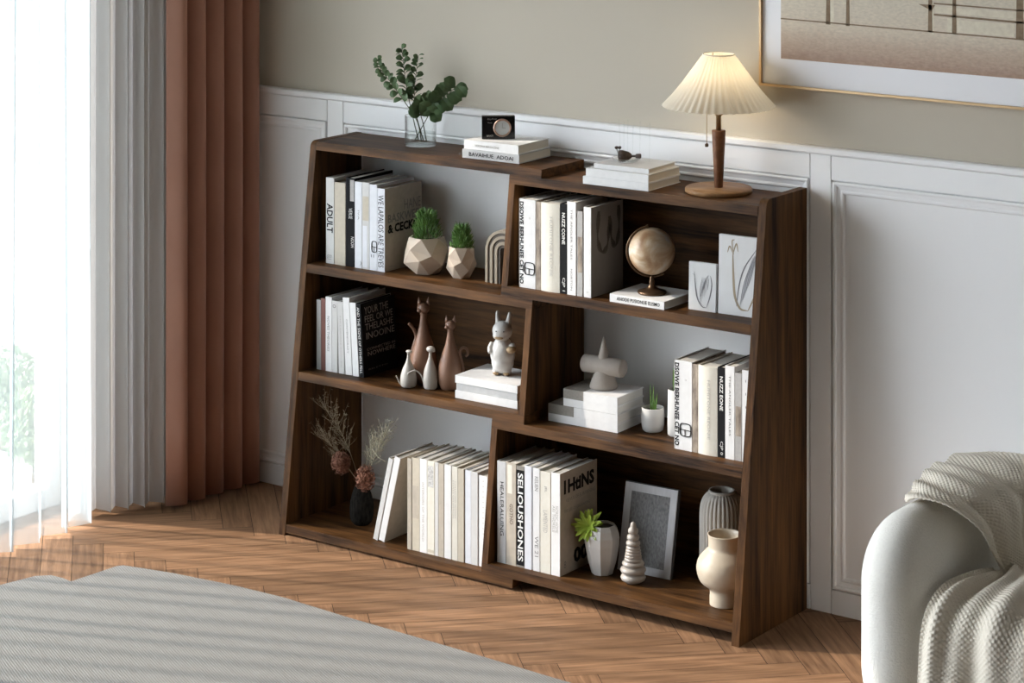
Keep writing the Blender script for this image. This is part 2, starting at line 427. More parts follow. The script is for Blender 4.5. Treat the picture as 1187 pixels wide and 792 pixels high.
G = 'books standing on the upper right shelf'
z = .765; y = -.227
def patterned(loc, h, label, G):
    b = book(label, G, loc, .0535, h, .165, 'white', spine=[('DSOWE BERHUNEE CET NO', .04, .97, .04, .28, 'k', .035), ('o', .78, .80, .6, .7, 'l', 0)], patches=[(.02, .06, .0, 1, 'ash')])
    logo(b, .034, .052, .032, .032, rr=.0012); return b
patterned((.7460, y, z), .234, 'thick white book with black lettered strip and bag emblem, leftmost on the upper right shelf', G)
book('narrow brown-patterned book on the upper right shelf, right of the emblem book', G, (.8003, y, z), .0163, .232, .155, 'pattern')
book('fat cream rounded book with faint title on the upper right shelf', G, (.8172, y, z), .0596, .232, .165, 'cream', spine=[('HUMITONE REONIE', .18, .85, .52, .66, 'l', 0)], rounded=True)
book('black book with bold white letters, fourth from left on the upper right shelf', G, (.8775, y, z), .0222, .235, .160, 'black', spine=[('NUZZ COINE', .55, .90, .3, .75, 'w', .02), ('CJP 1', .03, .18, .3, .75, 'w', .0)])
book('slim white book with fine grey writing, right of the upper right black book', G, (.9003, y, z), .0280, .243, .150, 'white', spine=[('THE ANGLER TALES', .38, .92, .4, .6, 'g', 0), ('NORTON', .05, .28, .4, .6, 'g', 0)])
book('short ash-grey book with dark floral spine, lower than its neighbours on the upper right shelf', G, (.9320, y, z), .0178, .221, .150, 'ash', patches=[(.1, .9, .28, .70, 'pattern')])
book('white-spined book with smoky brown abstract cover facing the globe', G, (.9527, y, z), .0233, .234, .150, 'white', side='smoke', spine=[('O', .05, .07, .4, .65, 'l', 0)])
# brushed shape printed on that cover
b = [o for o in C.objects if o.get('label', '').startswith('white-spined book with smoky')][0]
bm = NB()
for pts, r in (([(.0245, .035, .22), (.0245, .03, .15), (.0245, .05, .112), (.0245, .075, .125), (.0245, .085, .18)], .0007), ([(.0245, .085, .20), (.0245, .095, .14), (.0245, .115, .118), (.0245, .13, .16), (.0245, .128, .222)], .0007)):
    P = smooth_path(pts, 8)
    for i in range(len(P)-1):
        a, c = P[i], P[i+1]; dd = (c-a).normalized(); nn = Vector((0, -dd.z, dd.y))*(.006+.003*math.sin(i*.7))
        x = .0237
        bm.faces.new([bm.verts.new((x, *(v.yz))) for v in (a-nn, c-nn, c+nn, a+nn)])
obj('cover_print', bm, mat('smoky_print', (.075, .06, .05), .7, var=.7, vs=60, col2=(.16, .14, .12)), b)

G = 'books standing on the middle left shelf'
z = .444; y = -.228
book('greyish pink slim book, leftmost on the middle left shelf', G, (.0446, y, z), .0163, .195, .150, 'grey')
book('terracotta book, the only red-brown one on the middle left shelf', G, (.0615, y, z), .0157, .201, .150, 'rust')
book('tall white book with a greenish grey title, right of the terracotta book', G, (.0778, y, z), .0230, .208, .160, 'white', spine=[('NOVES THEORIES', .27, .74, .3, .65, 'g', 0)])
book('white book with small grey disc near the top of its spine, middle left shelf', G, (.1012, y, z), .0200, .200, .155, 'pale', spine=[('O', .90, .95, .15, .75, 'g', .03)])
book('off-white book with faint grey lettering leaning beside the disc-marked book', G, (.1262, y, z), .0205, .200, .155, 'pale', lean=-.030, spine=[('MILLERIAN VOICES', .1, .8, .4, .6, 'l', 0)])
book('tallest leaning white book with fine black title near the black book', G, (.1505, y, z), .0240, .214, .160, 'white', lean=-.050, spine=[('CONTEMPORARY', .28, .72, .4, .62, 'g', 0)])
book('plain white leaning book touching the black lettered book, middle left shelf', G, (.1770, y, z), .0225, .203, .155, 'white', lean=-.062)
book('black leaning book with big grey letters on its cover, middle left shelf', G, (.2010, y, z), .0170, .203, .150, 'black', lean=-.068, spine=[('AND THE SIGNS OF OTHERS FELL', .05, .95, .2, .7, 'w', 0)],
     cover=[('YOUR THE', .10, .80, .84, .94, 'l', 0), ('FEEL OR WE', .10, .92, .73, .82, 'l', 0), ('THELASHE', .10, .92, .62, .71, 'l', 0), ('INOOINE', .12, .95, .50, .59, 'l', 0), ('CONNECTED IN', .12, .95, .345, .38, 'l', 0), ('NOWHERE', .14, .95, .27, .33, 'l', 0), ('RELETTO', .14, .7, .08, .10, 'g', 0)])

G = 'pale books on the bottom left shelf'
z = .030; y = -.300
book('outer of two white books leaning right, nearest the dark bottle vase', G, (.3030, y+.006, z), .0160, .236, .165, 'pale', lean=.235)
book('inner leaning white book with beige back cover, resting on the upright pale books', G, (.3225, y+.006, z), .0205, .243, .165, 'white', side='sand', lean=.235)
row = [(.4269, .0143, .245, 'sand', 'thin sand-coloured book, first upright after the leaning pair'),
       (.4414, .0262, .249, 'beige', 'beige book with mottled spine, second upright on the bottom left shelf'),
       (.4692, .0248, .251, 'white', 'white book with a fine vertical grey title, third upright on bottom left shelf'),
       (.4950, .0246, .250, 'cream', 'cream book with a tan foot to its spine, bottom left shelf'),
       (.5208, .0122, .250, 'pale', 'narrow light grey book right of the tan-footed cream one'),
       (.5333, .0182, .249, 'sand', 'plain sandy book between narrow light grey and bright white books'),
       (.5527, .0232, .250, 'white', 'bright white book in the middle of the bottom left row'),
       (.5787, .0195, .249, 'cream', 'cream book with lines of small grey print on upper spine, bottom left shelf'),
       (.5990, .0198, .247, 'beige', 'plain beige book, sixth from the divider end of the bottom left row'),
       (.6215, .0195, .246, 'cool', 'pale cool-white book with plain spine near the bottom divider'),
       (.6417, .0223, .246, 'pale', 'light grey-white book, next to last in bottom left row')]
row[8] = (*row[8][:4], 'plain beige book between the small-print cream book and cool-white book')
for i, (x, t, h, c, lb) in enumerate(row):
    sp = []; pt = []
    if i == 2: sp = [('INTERIORS OF THE WORLD', .12, .75, .35, .6, 'l', 0)]
    if i == 7: sp = [('ESSAYS ON DESIGN', .45, .85, .15, .35, 'l', 0), ('COLLECTED WORKS', .45, .85, .5, .7, 'l', 0)]
    if i == 3: pt = [(.1, .9, .02, .05, 'beige'), (.1, .85, .72, .95, 'fleck')]
    if i == 1: pt = [(.1, .9, .35, .70, 'sand')]
    book(lb, G, (x, y+random.uniform(-.001, .001), z), t, h, .165, c, spine=sp, patches=pt)
book('short white book half hidden behind the bottom divider', G, (.6670, y+.001, z), .0285, .240, .160, 'white', spine=[(': : : : : : : : : : : :', .3, .95, .45, .56, 'g', .0)])

G = 'books standing on the bottom right shelf'
z = .053; y = -.300
book('light grey book with dark scrawled title, leftmost on the bottom right shelf', G, (.7275, y, z), .0288, .266, .175, 'grey', spine=[('HEALERALUING', .27, .80, .35, .75, 'k', 0)])
book('brown-beige gilded book with a small title mid-spine, bottom right shelf', G, (.7568, y, z), .0318, .267, .175, 'sand', spine=[('GOTHO', .40, .60, .35, .7, 'b', .01)], patches=[(.15, .6, .7, .98, 'cream')])
book('dark brown book with bold white capitals down the spine, bottom right shelf', G, (.7892, y, z), .0262, .264, .170, 'taupe', spine=[('SELIOUSHONES', .06, .93, .2, .85, 'w', .02)], patches=[(0.02, .98, .02, .96, 'black')])
book('plain white book right of the bold-lettered dark book', G, (.8160, y, z), .0230, .268, .170, 'cool')
book('white book with grey title near top and digits low on spine, bottom right shelf', G, (.8425, y, z), .0222, .267, .170, 'white', spine=[('RELIEN', .78, .92, .3, .75, 'g', 0), ('WE 21', .14, .34, .3, .8, 'g', 0)])
book('cream book with faint speckled title, second from the lettered cover book', G, (.8664, y, z), .0322, .263, .165, 'cream', spine=[('JEL', .80, .86, .4, .65, 'g', 0), ('LAMENTED', .40, .62, .3, .7, 'l', 0)])
book('thick white book with large dark letters on beige cover behind white faceted vase', G, (.9004, y, z), .0285, .265, .170, 'white', side='sand',
     spine=[('ARI THORELE', .42, .68, .15, .45, 'l', 0), ('NORDIC HOME', .42, .68, .5, .8, 'l', 0)],
     cover=[('1HtiNS', .10, .92, .78, .92, 'k', .045), ('VEIVUS OF EURFPENING', .15, .95, .70, .735, 'g', 0), ('THE LIFE OF ORGANISING', .10, .8, .60, .63, 'g', 0), ('00', .36, .74, .07, .22, 'k', .05), ('8', .10, .16, .06, .13, 'g', 0)])

G = 'books standing on the middle right shelf'
z = .421; y = -.236
patterned((1.2358, y, z), .225, 'thick white book with black lettered strip and bag emblem, beside the tall white pot', G)
book('narrow brown-patterned book on the middle right shelf, right of the emblem book', G, (1.2899, y, z), .0165, .222, .155, 'pattern')
book('fat cream rounded book with faint title on the middle right shelf', G, (1.3072, y, z), .0560, .222, .165, 'cream', spine=[('HUMITONE REONIE', .18, .85, .52, .66, 'l', 0)], rounded=True)
book('black book with white capitals on the middle right shelf', G, (1.3638, y, z), .0214, .225, .160, 'black', spine=[('NUZZ EONE', .52, .90, .3, .75, 'w', .02), ('CJP 0', .03, .18, .3, .75, 'w', .0)])
book('slim white book with fine grey writing, right of the middle right black book', G, (1.3857, y, z), .0276, .232, .155, 'white', spine=[('THE ANGLER TALES', .25, .90, .4, .6, 'g', 0)])
book('short ash-grey book second from the right panel on middle right shelf', G, (1.4141, y, z), .0198, .218, .150, 'ash', patches=[(.1, .9, .28, .62, 'pattern')])
book('white dotted-spine book against the right side panel', G, (1.4345, y, z), .0250, .228, .150, 'white', spine=[('. : . : .', .3, .9, .4, .7, 'g', .0)])

def flat_book(label, group, loc, w, d, h, cov, rz=0.0, title=None, ink='k', band=False, name='book', tx=(.12, .9), tz=(.28, .72), pages=None, pcol=None):
    b = thing(name, label, 'book', loc, rz, group)
    bt = .0022; bm = NB()
    prism(bm, [(0, 0), (d, 0), (d, bt), (.003, bt), (.003, h-bt), (d, h-bt), (d, h), (0, h)], 'x', 0, w)
    # board: x along spine, y depth
    cv_ = obj('cover', bm, COV[cov], b)
    bm = NB(); box(bm, .003, w-.002, .0032, d-.003, bt, h-bt); obj('pages', bm, pages or PAGES_F, b)
    if title:
        bm = NB(); put_text(bm, title, (w*tx[0], -.0001, h*tz[0]), (1, 0, 0), (0, 0, 1), w*(tx[1]-tx[0]), h*(tz[1]-tz[0]), .01); obj('title', bm, INK[ink], cv_)
    if band:
        bm = NB(); e = .0006
        prism(bm, [(-e, -0), (-e, h+e), (d, h+e), (d, h), (0, h), (0, 0)], 'x', 0, w*.37); obj('cloth_band', bm, COV['taupe'], cv_)
    return b
WP = mat('white_page_block', (.74, .72, .68), .9, var=.3, vs=8, stretch=(1, 1, 90), col2=(.60, .58, .53))
G = 'books lying on the left half of the top'
flat_book('grey lettered book lying flat, bottom of stack under the small black clock', G, (.5205, -.1780, 1.0782), .186, .158, .0240, 'grey', rz=.03, title='BAVAIHUE  ADOAI')
flat_book('white book lying on top of the grey lettered book, under the small black clock', G, (.5235, -.1740, 1.1024), .178, .152, .0240, 'white', rz=.03, title='VERONA MAGAZINE', ink='l', tx=(.2, .65), tz=(.35, .6))
G = 'white books stacked beside the lamp'
flat_book('bottom white book of the three stacked beside the lamp', G, (.9340, -.2030, 1.0542), .200, .160, .0200, 'white', rz=.02)
flat_book('middle white book of the three stacked beside the lamp', G, (.9420, -.2010, 1.0744), .191, .160, .0215, 'white', rz=.02)
flat_book('thin soft white booklet on top of the stack beside the lamp', G, (.9600, -.1900, 1.0961), .165, .140, .0120, 'white', rz=.045)
G = 'books stacked under the rabbit figurine'
flat_book('bottom white book of the stack under the rabbit figurine', G, (.5465, -.2440, .4442), .203, .150, .0205, 'white', rz=.02)
flat_book('grey middle book of the stack under the rabbit figurine', G, (.5490, -.2420, .4649), .198, .148, .0200, 'grey', rz=.02)
flat_book('top white book carrying the rabbit figurine', G, (.5465, -.2440, .4851), .203, .150, .0200, 'white', rz=.02, pages=WP)
G = 'white books stacked under the cone sculpture'
flat_book('lowest plain white book of the stack under the cone sculpture', G, (.8300, -.2120, .4212), .214, .135, .0205, 'white', rz=.03, pages=WP)
flat_book('second book with taupe cloth corner, in the stack under the cone sculpture', G, (.8300, -.2120, .4419), .214, .135, .0250, 'white', rz=.03, band=True, pages=WP)
flat_book('third plain white shorter book, under the topmost taupe-cornered book', G, (.8765, -.2095, .4677), .166, .132, .0200, 'white', rz=.03, pages=WP)
flat_book('topmost taupe-cornered white book directly under the cone sculpture', G, (.8765, -.2095, .4879), .166, .132, .0240, 'white', rz=.03, band=True, pages=WP)
flat_book('white lettered book lying flat under the small globe', None, (1.0370, -.2310, .7652), .165, .150, .0205, 'white', rz=.005, title='ANODE PUSIONUE ELISMO', tx=(.13, .92), tz=(.3, .75))

# ------------------------------------------------------------------ decor helpers
CERA = mat('matte_grey_ceramic', (.47, .45, .42), .55, bump=.15, bs=150)
def gcyl(x, y, z): return (x, y, z)

# globe
g = thing('globe', 'small antique desk globe in a bronze arc standing on a white lettered book', 'globe', (1.1235, -.165, .7860))
BR = mat('dark_bronze', (.14, .085, .05), .35, metal=.8)
bm = NB(); lathe(bm, [(.036, 0), (.038, .003), (.037, .006), (.028, .009), (.016, .012), (.010, .017), (.0065, .024), (.008, .029), (.006, .034), (.0055, .044), (.003, .046)], 40, cap1=True); obj('stand', bm, BR, g, True)
cr_ = Vector((.809, .587, 0)); gc = Vector((0, 0, .1085))
bm = NB(); pts = [gc+cr_*(.0655*math.cos(a))+Vector((0, 0, .0655*math.sin(a))) for a in [math.radians(100+198*k/22) for k in range(23)]]
tube(bm, pts, .0022, 8, 2); obj('meridian_arc', bm, BR, g, True)
gm2, nt, b = base('globe_paper', .35)
tc = N(nt, 'ShaderNodeTexCoord'); nz = N(nt, 'ShaderNodeTexNoise'); nz.inputs['Scale'].default_value = 17; nz.inputs['Detail'].default_value = 6; nz.inputs['Distortion'].default_value = .6
nt.links.new(tc.outputs['Object'], nz.inputs[0]); cr = N(nt, 'ShaderNodeValToRGB'); e = cr.color_ramp.elements
e[0].position = .36; e[0].color = (.34, .19, .10, 1); e[1].position = .62; e[1].color = (.62, .60, .56, 1)
k_ = cr.color_ramp.elements.new(.47); k_.color = (.48, .33, .20, 1); k_ = cr.color_ramp.elements.new(.55); k_.color = (.62, .50, .36, 1)
nt.links.new(nz.outputs[0], cr.inputs[0]); nt.links.new(cr.outputs[0], b.inputs['Base Color'])
bm = NB(); bmesh.ops.create_uvsphere(bm, u_segments=48, v_segments=32, radius=.0600, matrix=Matrix.Translation(gc)); obj('sphere', bm, gm2, g, True)
bm = NB(); tube(bm, [gc+Vector((0, 0, .0595))+cr_*-.011, gc+Vector((0, 0, .068))+cr_*-.012], .0025, 8, smoothp=False); tube(bm, [gc+Vector((0, 0, -.058)), gc+Vector((0, 0, -.0665))], .0025, 8, smoothp=False); obj('pivot', bm, BR, g)

# drawing cards on the upper right shelf
CARD = mat('card_white', (.72, .72, .72), .7, var=.25, vs=25, col2=(.60, .58, .55))
def card(label, x, y, z, w, h, strokes, G='botanical sketch cards'):
    c = thing('sketch_card', label, 'art card', (x, y, z), .06, G, rx=-.03)
    bm = NB(); box(bm, 0, w, 0, .010, .0004, h, .0008); obj('panel', bm, CARD, c)
    for (pts, r, m) in strokes:
        pass
    for mname, m in (('g', mat('pencil_grey', (.17, .16, .17), .8)), ('t', mat('tan_wash', (.36, .29, .20), .8)), ('l', mat('pencil_light', (.42, .42, .44), .8))):
        bm = NB(); n_ = 0
        for pts, r, mm in strokes:
            if mm != mname: continue
            P = smooth_path([(a*w, -.0003, b_*h) for a, b_ in pts], 8); n = len(P); n_ += 1
            prev = None
            for i in range(n):
                d_ = (P[min(i+1, n-1)]-P[max(0, i-1)]).normalized(); s_ = Vector((-d_.z, 0, d_.x))*(r*1.5*math.sin(PI*(i+.5)/n)**.5)
                a, c2 = bm.verts.new(P[i]-s_), bm.verts.new(P[i]+s_)
                if prev: bm.faces.new((prev[0], prev[1], c2, a))
                prev = (a, c2)
        if n_: obj('drawing', bm, m, c)
        else: bm.free()
    return c
st = [([(.2, .8), (.25, .5), (.33, .25), (.5, .1), (.66, .08)], .0011, 'g'), ([(.66, .08), (.78, .3), (.85, .55), (.8, .75)], .0011, 'g'),
      ([(.12, .75), (.2, .72), (.28, .45), (.4, .2), (.62, .09)], .0005, 'l')]
for k in range(11): st.append(([(.40+.018*k, .22+.03*k), (.48+.02*k, .42+.03*k), (.55+.02*k, .6+.015*k)], .0004, 'l'))
for k in range(7): st.append(([(.45+.04*k, .15+.05*k), (.42+.05*k, .4+.03*k), (.5+.04*k, .7)], .0005, 'g' if k % 3 == 0 else 'l'))
card('smaller sketch card with grey feather drawing, between the globe and the larger card', 1.2475, -.187, .7652, .078, .122, st)
st = [([(.32, .78), (.34, .5), (.38, .25), (.5, .1), (.68, .08)], .0022, 't'), ([(.68, .08), (.85, .3), (.95, .5)], .0018, 't'), ([(.32, .78), (.25, .86), (.2, .78)], .0012, 't'), ([(.33, .78), (.4, .9), (.44, .80)], .0012, 't'), ([(.34, .76), (.30, .92), (.36, .95)], .001, 't')]
for k in range(12): st.append(([(.5+.02*k, .12+.03*k), (.58+.025*k, .4+.03*k), (.78+.015*k, .75+.01*k)], .0006, 'g' if k % 3 == 0 else 'l'))
st.append(([(.42, .12), (.48, .4), (.6, .62), (.85, .85)], .0012, 'g'))
card('larger sketch card with tan stem and grey feather strokes beside the right panel', 1.3315, -.181, .7652, .124, .200, st)

# faceted planters with spiky green plants
PL = mat('warm_beige_stoneware', (.56, .45, .35), .6, var=.25, vs=20, col2=(.62, .55, .47))
def spiky(bm, c, R, H, n, seed):
    rnd = random.Random(seed)
    for i in range(n):
        a = rnd.uniform(0, 2*PI); hh = rnd.random()**.8; rr = R*(1-.55*hh)*math.sqrt(rnd.random())
        p = Vector((c[0]+rr*math.cos(a), c[1]+rr*math.sin(a), c[2]+H*.78*hh))
        dv = Vector((math.cos(a)*rnd.uniform(.2, .9), math.sin(a)*rnd.uniform(.2, .9), rnd.uniform(.5, 1.3))).normalized()
        l = rnd.uniform(.012, .022); s_ = dv.cross(Vector((rnd.uniform(-1, 1), rnd.uniform(-1, 1), .2))).normalized()*rnd.uniform(.0009, .0017)
        v = [bm.verts.new(p-s_*.6), bm.verts.new(p+s_*.6), bm.verts.new(p+dv*l*.55+s_), bm.verts.new(p+dv*l), bm.verts.new(p+dv*l*.55-s_)]
        bm.faces.new(v)
def faceted(label, loc, R, H, rb, rt, seed, pr, ph, rot):
    t = thing('potted_plant', label, 'potted plant', loc, rot, 'faceted planters on the upper left shelf')
    bm = NB(); n = 6; zz = [0, H*.36, H*.64, H]; rr = [rb, R, R*.93, rt]; ps = [0, .5, 0, .5]
    rr2 = [rb, R*.98, R*.95, rt]; rings = []
    for i in range(4):
        rings.append([bm.verts.new((rr2[i]*math.cos(2*PI*(k+ps[i])/n), rr2[i]*math.sin(2*PI*(k+ps[i])/n), zz[i]+(.0 if i in (0, 3) else H*.07*(-1)**k))) for k in range(n)])
    for i in range(3):
        A, B = rings[i], rings[i+1]
        for k in range(n):
            if ps[i+1] > ps[i]:
                bm.faces.new((A[k], A[(k+1) % n], B[k])); bm.faces.new((A[(k+1) % n], B[(k+1) % n], B[k]))
            else:
                bm.faces.new((A[k], B[(k+1) % n], B[k])); bm.faces.new((A[k], A[(k+1) % n], B[(k+1) % n]))
    inner = [bm.verts.new((v.co.x*.88, v.co.y*.88, H)) for v in rings[3]]; low = [bm.verts.new((v.co.x*.8, v.co.y*.8, H-.015)) for v in rings[3]]
    for k in range(n):
        k2 = (k+1) % n; bm.faces.new((rings[3][k], rings[3][k2], inner[k2], inner[k])); bm.faces.new((inner[k], inner[k2], low[k2], low[k]))
    bm.faces.new(rings[0][::-1]); bmesh.ops.recalc_face_normals(bm, faces=bm.faces[:])
    obj('planter', bm, PL, t)
    bm = NB(); lathe(bm, [(.001, H-.011), (rt*.8, H-.012)], 6, cap0=True); obj('soil', bm, mat('dark_soil', (.03, .022, .016), .95), t)
    bm = NB(); spiky(bm, (0, 0, H-.012), pr, ph, 900 if pr > .03 else 600, seed); obj('foliage', bm, mat('spiky_green', (.08, .19, .045), .55, var=.8, vs=70, col2=(.27, .44, .13)), t)
faceted('larger faceted beige planter with spiky green plant, left of the smaller planter', (.3680, -.140, .7402), .066, .100, .036, .050, 3, .043, .098, .35)
faceted('smaller faceted beige planter with spiky green plant, right of the larger planter', (.4800, -.128, .7402), .043, .084, .026, .034, 4, .031, .080, .1)
# rainbow arch ornament
a_ = thing('arch_ornament', 'brown and cream striped rainbow arch ornament beside the upper divider', 'ornament', (.631, -.142, .7402))
R0, leg = .060, .087
for i in range(6):
    ro, ri = R0-.008*i, R0-.008*(i+1)
    bm = NB(); pts = [(-ro, 0)]+[(-ro*math.cos(PI*k/24), leg+ro*math.sin(PI*k/24)) for k in range(25)]+[(ro, 0)]
    pts += [(ri, 0)]+[(ri*math.cos(PI*k/24), leg+ri*math.sin(PI*k/24)) for k in range(25)]+[(-ri, 0)]
    dy = .0 if i % 2 == 0 else .003
    prism(bm, pts, 'y', dy, .036-dy)
    obj('arch_band', bm, mat('arch_brown', (.085, .065, .048), .6) if i % 2 else mat('arch_cream', (.26, .22, .165), .6), a_)

# cats
def cat_fig(name, label, loc, prof, m, group, head, tail, tr, ears=None, rz=0):
    t = thing(name, label, 'figurine', loc, rz, group)
    bm = NB(); P = smooth_path([(r, 0, z) for r, z in prof], 5)
    lathe(bm, [(max(p.x, .0005), p.z) for p in P], 32, cap1=True); obj('body', bm, m, t, True)
    bm = NB()
    for c, r, sc in head: ball(bm, c, r, sc, 3)
    o = obj('head', bm, m, t, True)
    if ears:
        for ex, ez, eh, er in ears:
            bm = NB(); lathe(bm, [(er, 0), (er*.75, eh*.4), (er*.15, eh)], 12, cap1=True)
            bmesh.ops.transform(bm, matrix=Matrix.Translation((ex*cr_.x, ex*cr_.y, ez)) @ Matrix.Rotation(ex*10, 4, 'Y') @ Matrix.Diagonal((1, .55, 1, 1)), verts=bm.verts[:])
            obj('ear', bm, m, t, True)
    bm = NB(); tube(bm, [(a*cr_.x-.0*b_, a*cr_.y, b_) for a, b_ in tail], tr, 10, 6, r1=tr*.7); obj('tail', bm, m, t, True)
    return t
BC = mat('brown_ceramic', (.19, .095, .055), .5, var=.5, vs=14, col2=(.12, .065, .040))
Gc = 'brown ceramic cats on the middle left shelf'
cat_fig('cat_figurine', 'taller brown ceramic cat with straight raised tail beside the black book', (.3850, -.175, .4442),
        [(.026, 0), (.034, .012), (.0385, .038), (.036, .070), (.028, .103), (.018, .135), (.0115, .163), (.0090, .180), (.0098, .194), (.009, .204)], BC, Gc,
        [((0, 0, .207), .0185, (1.0, .85, .80)), ((-.004, -.012, .202), .008, (1, 1, .8))], [(-.030, .03), (-.034, .070), (-.024, .110), (-.020, .130), (-.028, .150), (-.041, .165)], .0058, [(-.0115, .216, .021, .0070), (.0115, .216, .021, .0070)])
cat_fig('cat_figurine', 'shorter brown ceramic cat with curled tail, left of the rabbit stack', (.4800, -.178, .4442),
        [(.024, 0), (.030, .008), (.0345, .034), (.033, .060), (.026, .088), (.015, .118), (.0098, .142), (.0080, .157), (.0088, .168), (.008, .172)], BC, Gc,
        [((0, 0, .174), .0155, (1, .85, .85)), ((-.004, -.010, .169), .007, (1, 1, .8))], [(.030, .036), (.034, .055), (.029, .080), (.026, .100), (.034, .112), (.045, .107), (.047, .094), (.041, .088)], .0046, [(-.010, .182, .018, .0060), (.010, .182, .018, .0060)])
WC = mat('white_glazed_ceramic', (.48, .45, .41), .35, var=.5, vs=25, col2=(.42, .38, .34))
Gw = 'small white long-necked animal figurines'
cat_fig('bird_figurine', 'smaller white long-necked figurine in front of the taller brown cat', (.3760, -.2300, .4442),
        [(.015, 0), (.021, .006), (.0225, .025), (.017, .048), (.008, .068), (.0042, .082), (.0038, .094)], WC, Gw,
        [((.002, 0, .097), .0075, (1.35, .9, .6))], [(.014, .003), (-.012, .003), (-.022, .008), (-.029, .020), (-.034, .031)], .0023)
cat_fig('bird_figurine', 'larger white long-necked figurine with arched tail between the two brown cats', (.4365, -.2110, .4442),
        [(.014, 0), (.0185, .006), (.0200, .028), (.0165, .052), (.009, .074), (.0045, .090), (.0042, .104)], WC, Gw,
        [((.001, 0, .108), .0110, (1.15, 1, .78)), ((.009, 0, .105), .0055, (1.3, .9, .7))], [(-.012, .003), (-.0195, .022), (-.027, .040), (-.041, .050), (-.055, .046), (-.062, .040)], .0024)

# rabbit figurine
rb = thing('rabbit_figurine', 'white ceramic rabbit figurine with tan paws on the white book stack', 'figurine', (.6465, -.165, .5052), .35)
RW = mat('crackled_white_glaze', (.66, .64, .61), .4, var=.5, vs=30, col2=(.45, .42, .38))
TAN = mat('tan_glaze', (.42, .29, .16), .4, var=.4, vs=40)
def fused(name, bm, m, parent, vox=.0022, sm=4):
    o = obj(name, bm, m, parent, True)
    md = o.modifiers.new('r', 'REMESH'); md.mode = 'VOXEL'; md.voxel_size = vox; md.use_smooth_shade = True
    md = o.modifiers.new('s', 'SMOOTH'); md.iterations = sm; md.factor = .6
    return o
bm = NB()
ball(bm, (0, 0, .056), .034, (1, .9, 1.15)); ball(bm, (0, 0, .034), .033, (.92, .9, .95)); ball(bm, (0, 0, .082), .024, (1, .9, .8))
ball(bm, (0, -.002, .118), .0275, (1, .95, .98)); ball(bm, (-.003, -.016, .108), .016, (1.25, .8, .8))
ball(bm, (-.015, -.004, .012), .013, (.95, 1.2, 1.0)); ball(bm, (.014, -.004, .012), .013, (.95, 1.2, 1.0))
ball(bm, (.0, .033, .032), .009)
tube(bm, [(-.012, .002, .135), (-.015, .003, .158), (-.015, .003, .171)], .0085, 10, 5, r1=.0035)
tube(bm, [(.014, .002, .135), (.018, .003, .157), (.019, .003, .169)], .0085, 10, 5, r1=.0035)
tube(bm, [(-.026, -.006, .086), (-.031, -.014, .072), (-.027, -.022, .062)], .0075, 10, 5)
tube(bm, [(.026, -.004, .084), (.032, -.012, .075)], .009, 10, 5, smoothp=False)
fused('body', bm, RW, rb)
bm = NB(); ball(bm, (.029, -.017, .072), .0125, (1.1, .95, .8)); fused('paw', bm, TAN, rb)
bm = NB(); ball(bm, (-.003, -.0262, .104), .0072, (1.9, .5, .75)); fused('muzzle', bm, TAN, rb)
for sx in (-1, 1):
    bm = NB(); ball(bm, (sx*.0145, -.014, .0062), .0088, (1.1, 1.0, .65)); fused('foot', bm, TAN, rb)
    bm = NB(); ball(bm, (sx*.0105, -.0265, .1215), .0016); obj('eye', bm, BLACK, rb, True)

# cone and cylinder sculpture
sc_ = thing('sculpture', 'taupe stone sculpture of a cone pierced by a horizontal cylinder on stacked books', 'sculpture', (.9570, -.140, .5126), .05)
STONE = mat('taupe_stone', (.41, .36, .315), .75, var=.5, vs=30, col2=(.33, .28, .24), bump=.3, bs=120)
bm = NB(); lathe(bm, [(.036, 0), (.0375, .003), (.036, .010), (.027, .032), (.015, .058), (.0122, .064)], 40, cap1=True); obj('lower_cone', bm, STONE, sc_, True)
bm = NB(); lathe(bm, [(.0100, .060), (.0135, .075), (.0145, .082), (.0085, .104), (.0012, .134)], 32, cap1=True); obj('upper_cone', bm, STONE, sc_, True)
bm = NB(); lathe(bm, [(.0215, -.060), (.0235, -.058), (.0235, .058), (.0215, .060)], 40, cap1=True)
bmesh.ops.transform(bm, matrix=Matrix.Translation((0, 0, .057)) @ Matrix.Rotation(PI/2, 4, 'Y'), verts=bm.verts[:]); o = obj('crossbar', bm, STONE, sc_, True)

# small pots with sprouts
def blade(bm, p, tip, w, seg=6, bend=.3):
    p = Vector(p); tip = Vector(tip); s_ = Vector((.81, .59, 0)); prev = None
    for i in range(seg+1):
        t = i/seg; c = p.lerp(tip, t)+Vector((0, 0, 0)); ww = w*(1-t)**.6*(.7+.6*min(t*3, 1))
        c += Vector((0, -.3, 0))*w*math.sin(PI*t)*bend
        a, m_, b_ = bm.verts.new(c-s_*ww), bm.verts.new(c+Vector((0, .5, 0))*ww), bm.verts.new(c+s_*ww)
        if prev: bm.faces.new((prev[0], prev[1], m_, a)); bm.faces.new((prev[1], prev[2], b_, m_))
        prev = (a, m_, b_)
GREEN = mat('fresh_green_leaf', (.15, .32, .05), .45, var=.4, vs=50, col2=(.08, .20, .03))
SOIL = mat('dark_soil', (.03, .022, .016), .95)
POTW = mat('matte_light_grey_pot', (.56, .55, .53), .6, bump=.1, bs=200)
p = thing('sprout_pot', 'small round light grey pot with thin green sprouts beside the cone stack', 'potted plant', (1.1050, -.132, .4212), 0, 'little pots with sprouts')
bm = NB(); lathe(bm, [(.022, 0), (.027, .004), (.0295, .018), (.0300, .040), (.0290, .060), (.0275, .0615), (.0265, .058), (.0265, .050)], 40); obj('pot', bm, POTW, p, True)
bm = NB(); lathe(bm, [(.0005, .0525), (.0266, .052)], 32); obj('soil', bm, SOIL, p)
bm = NB()
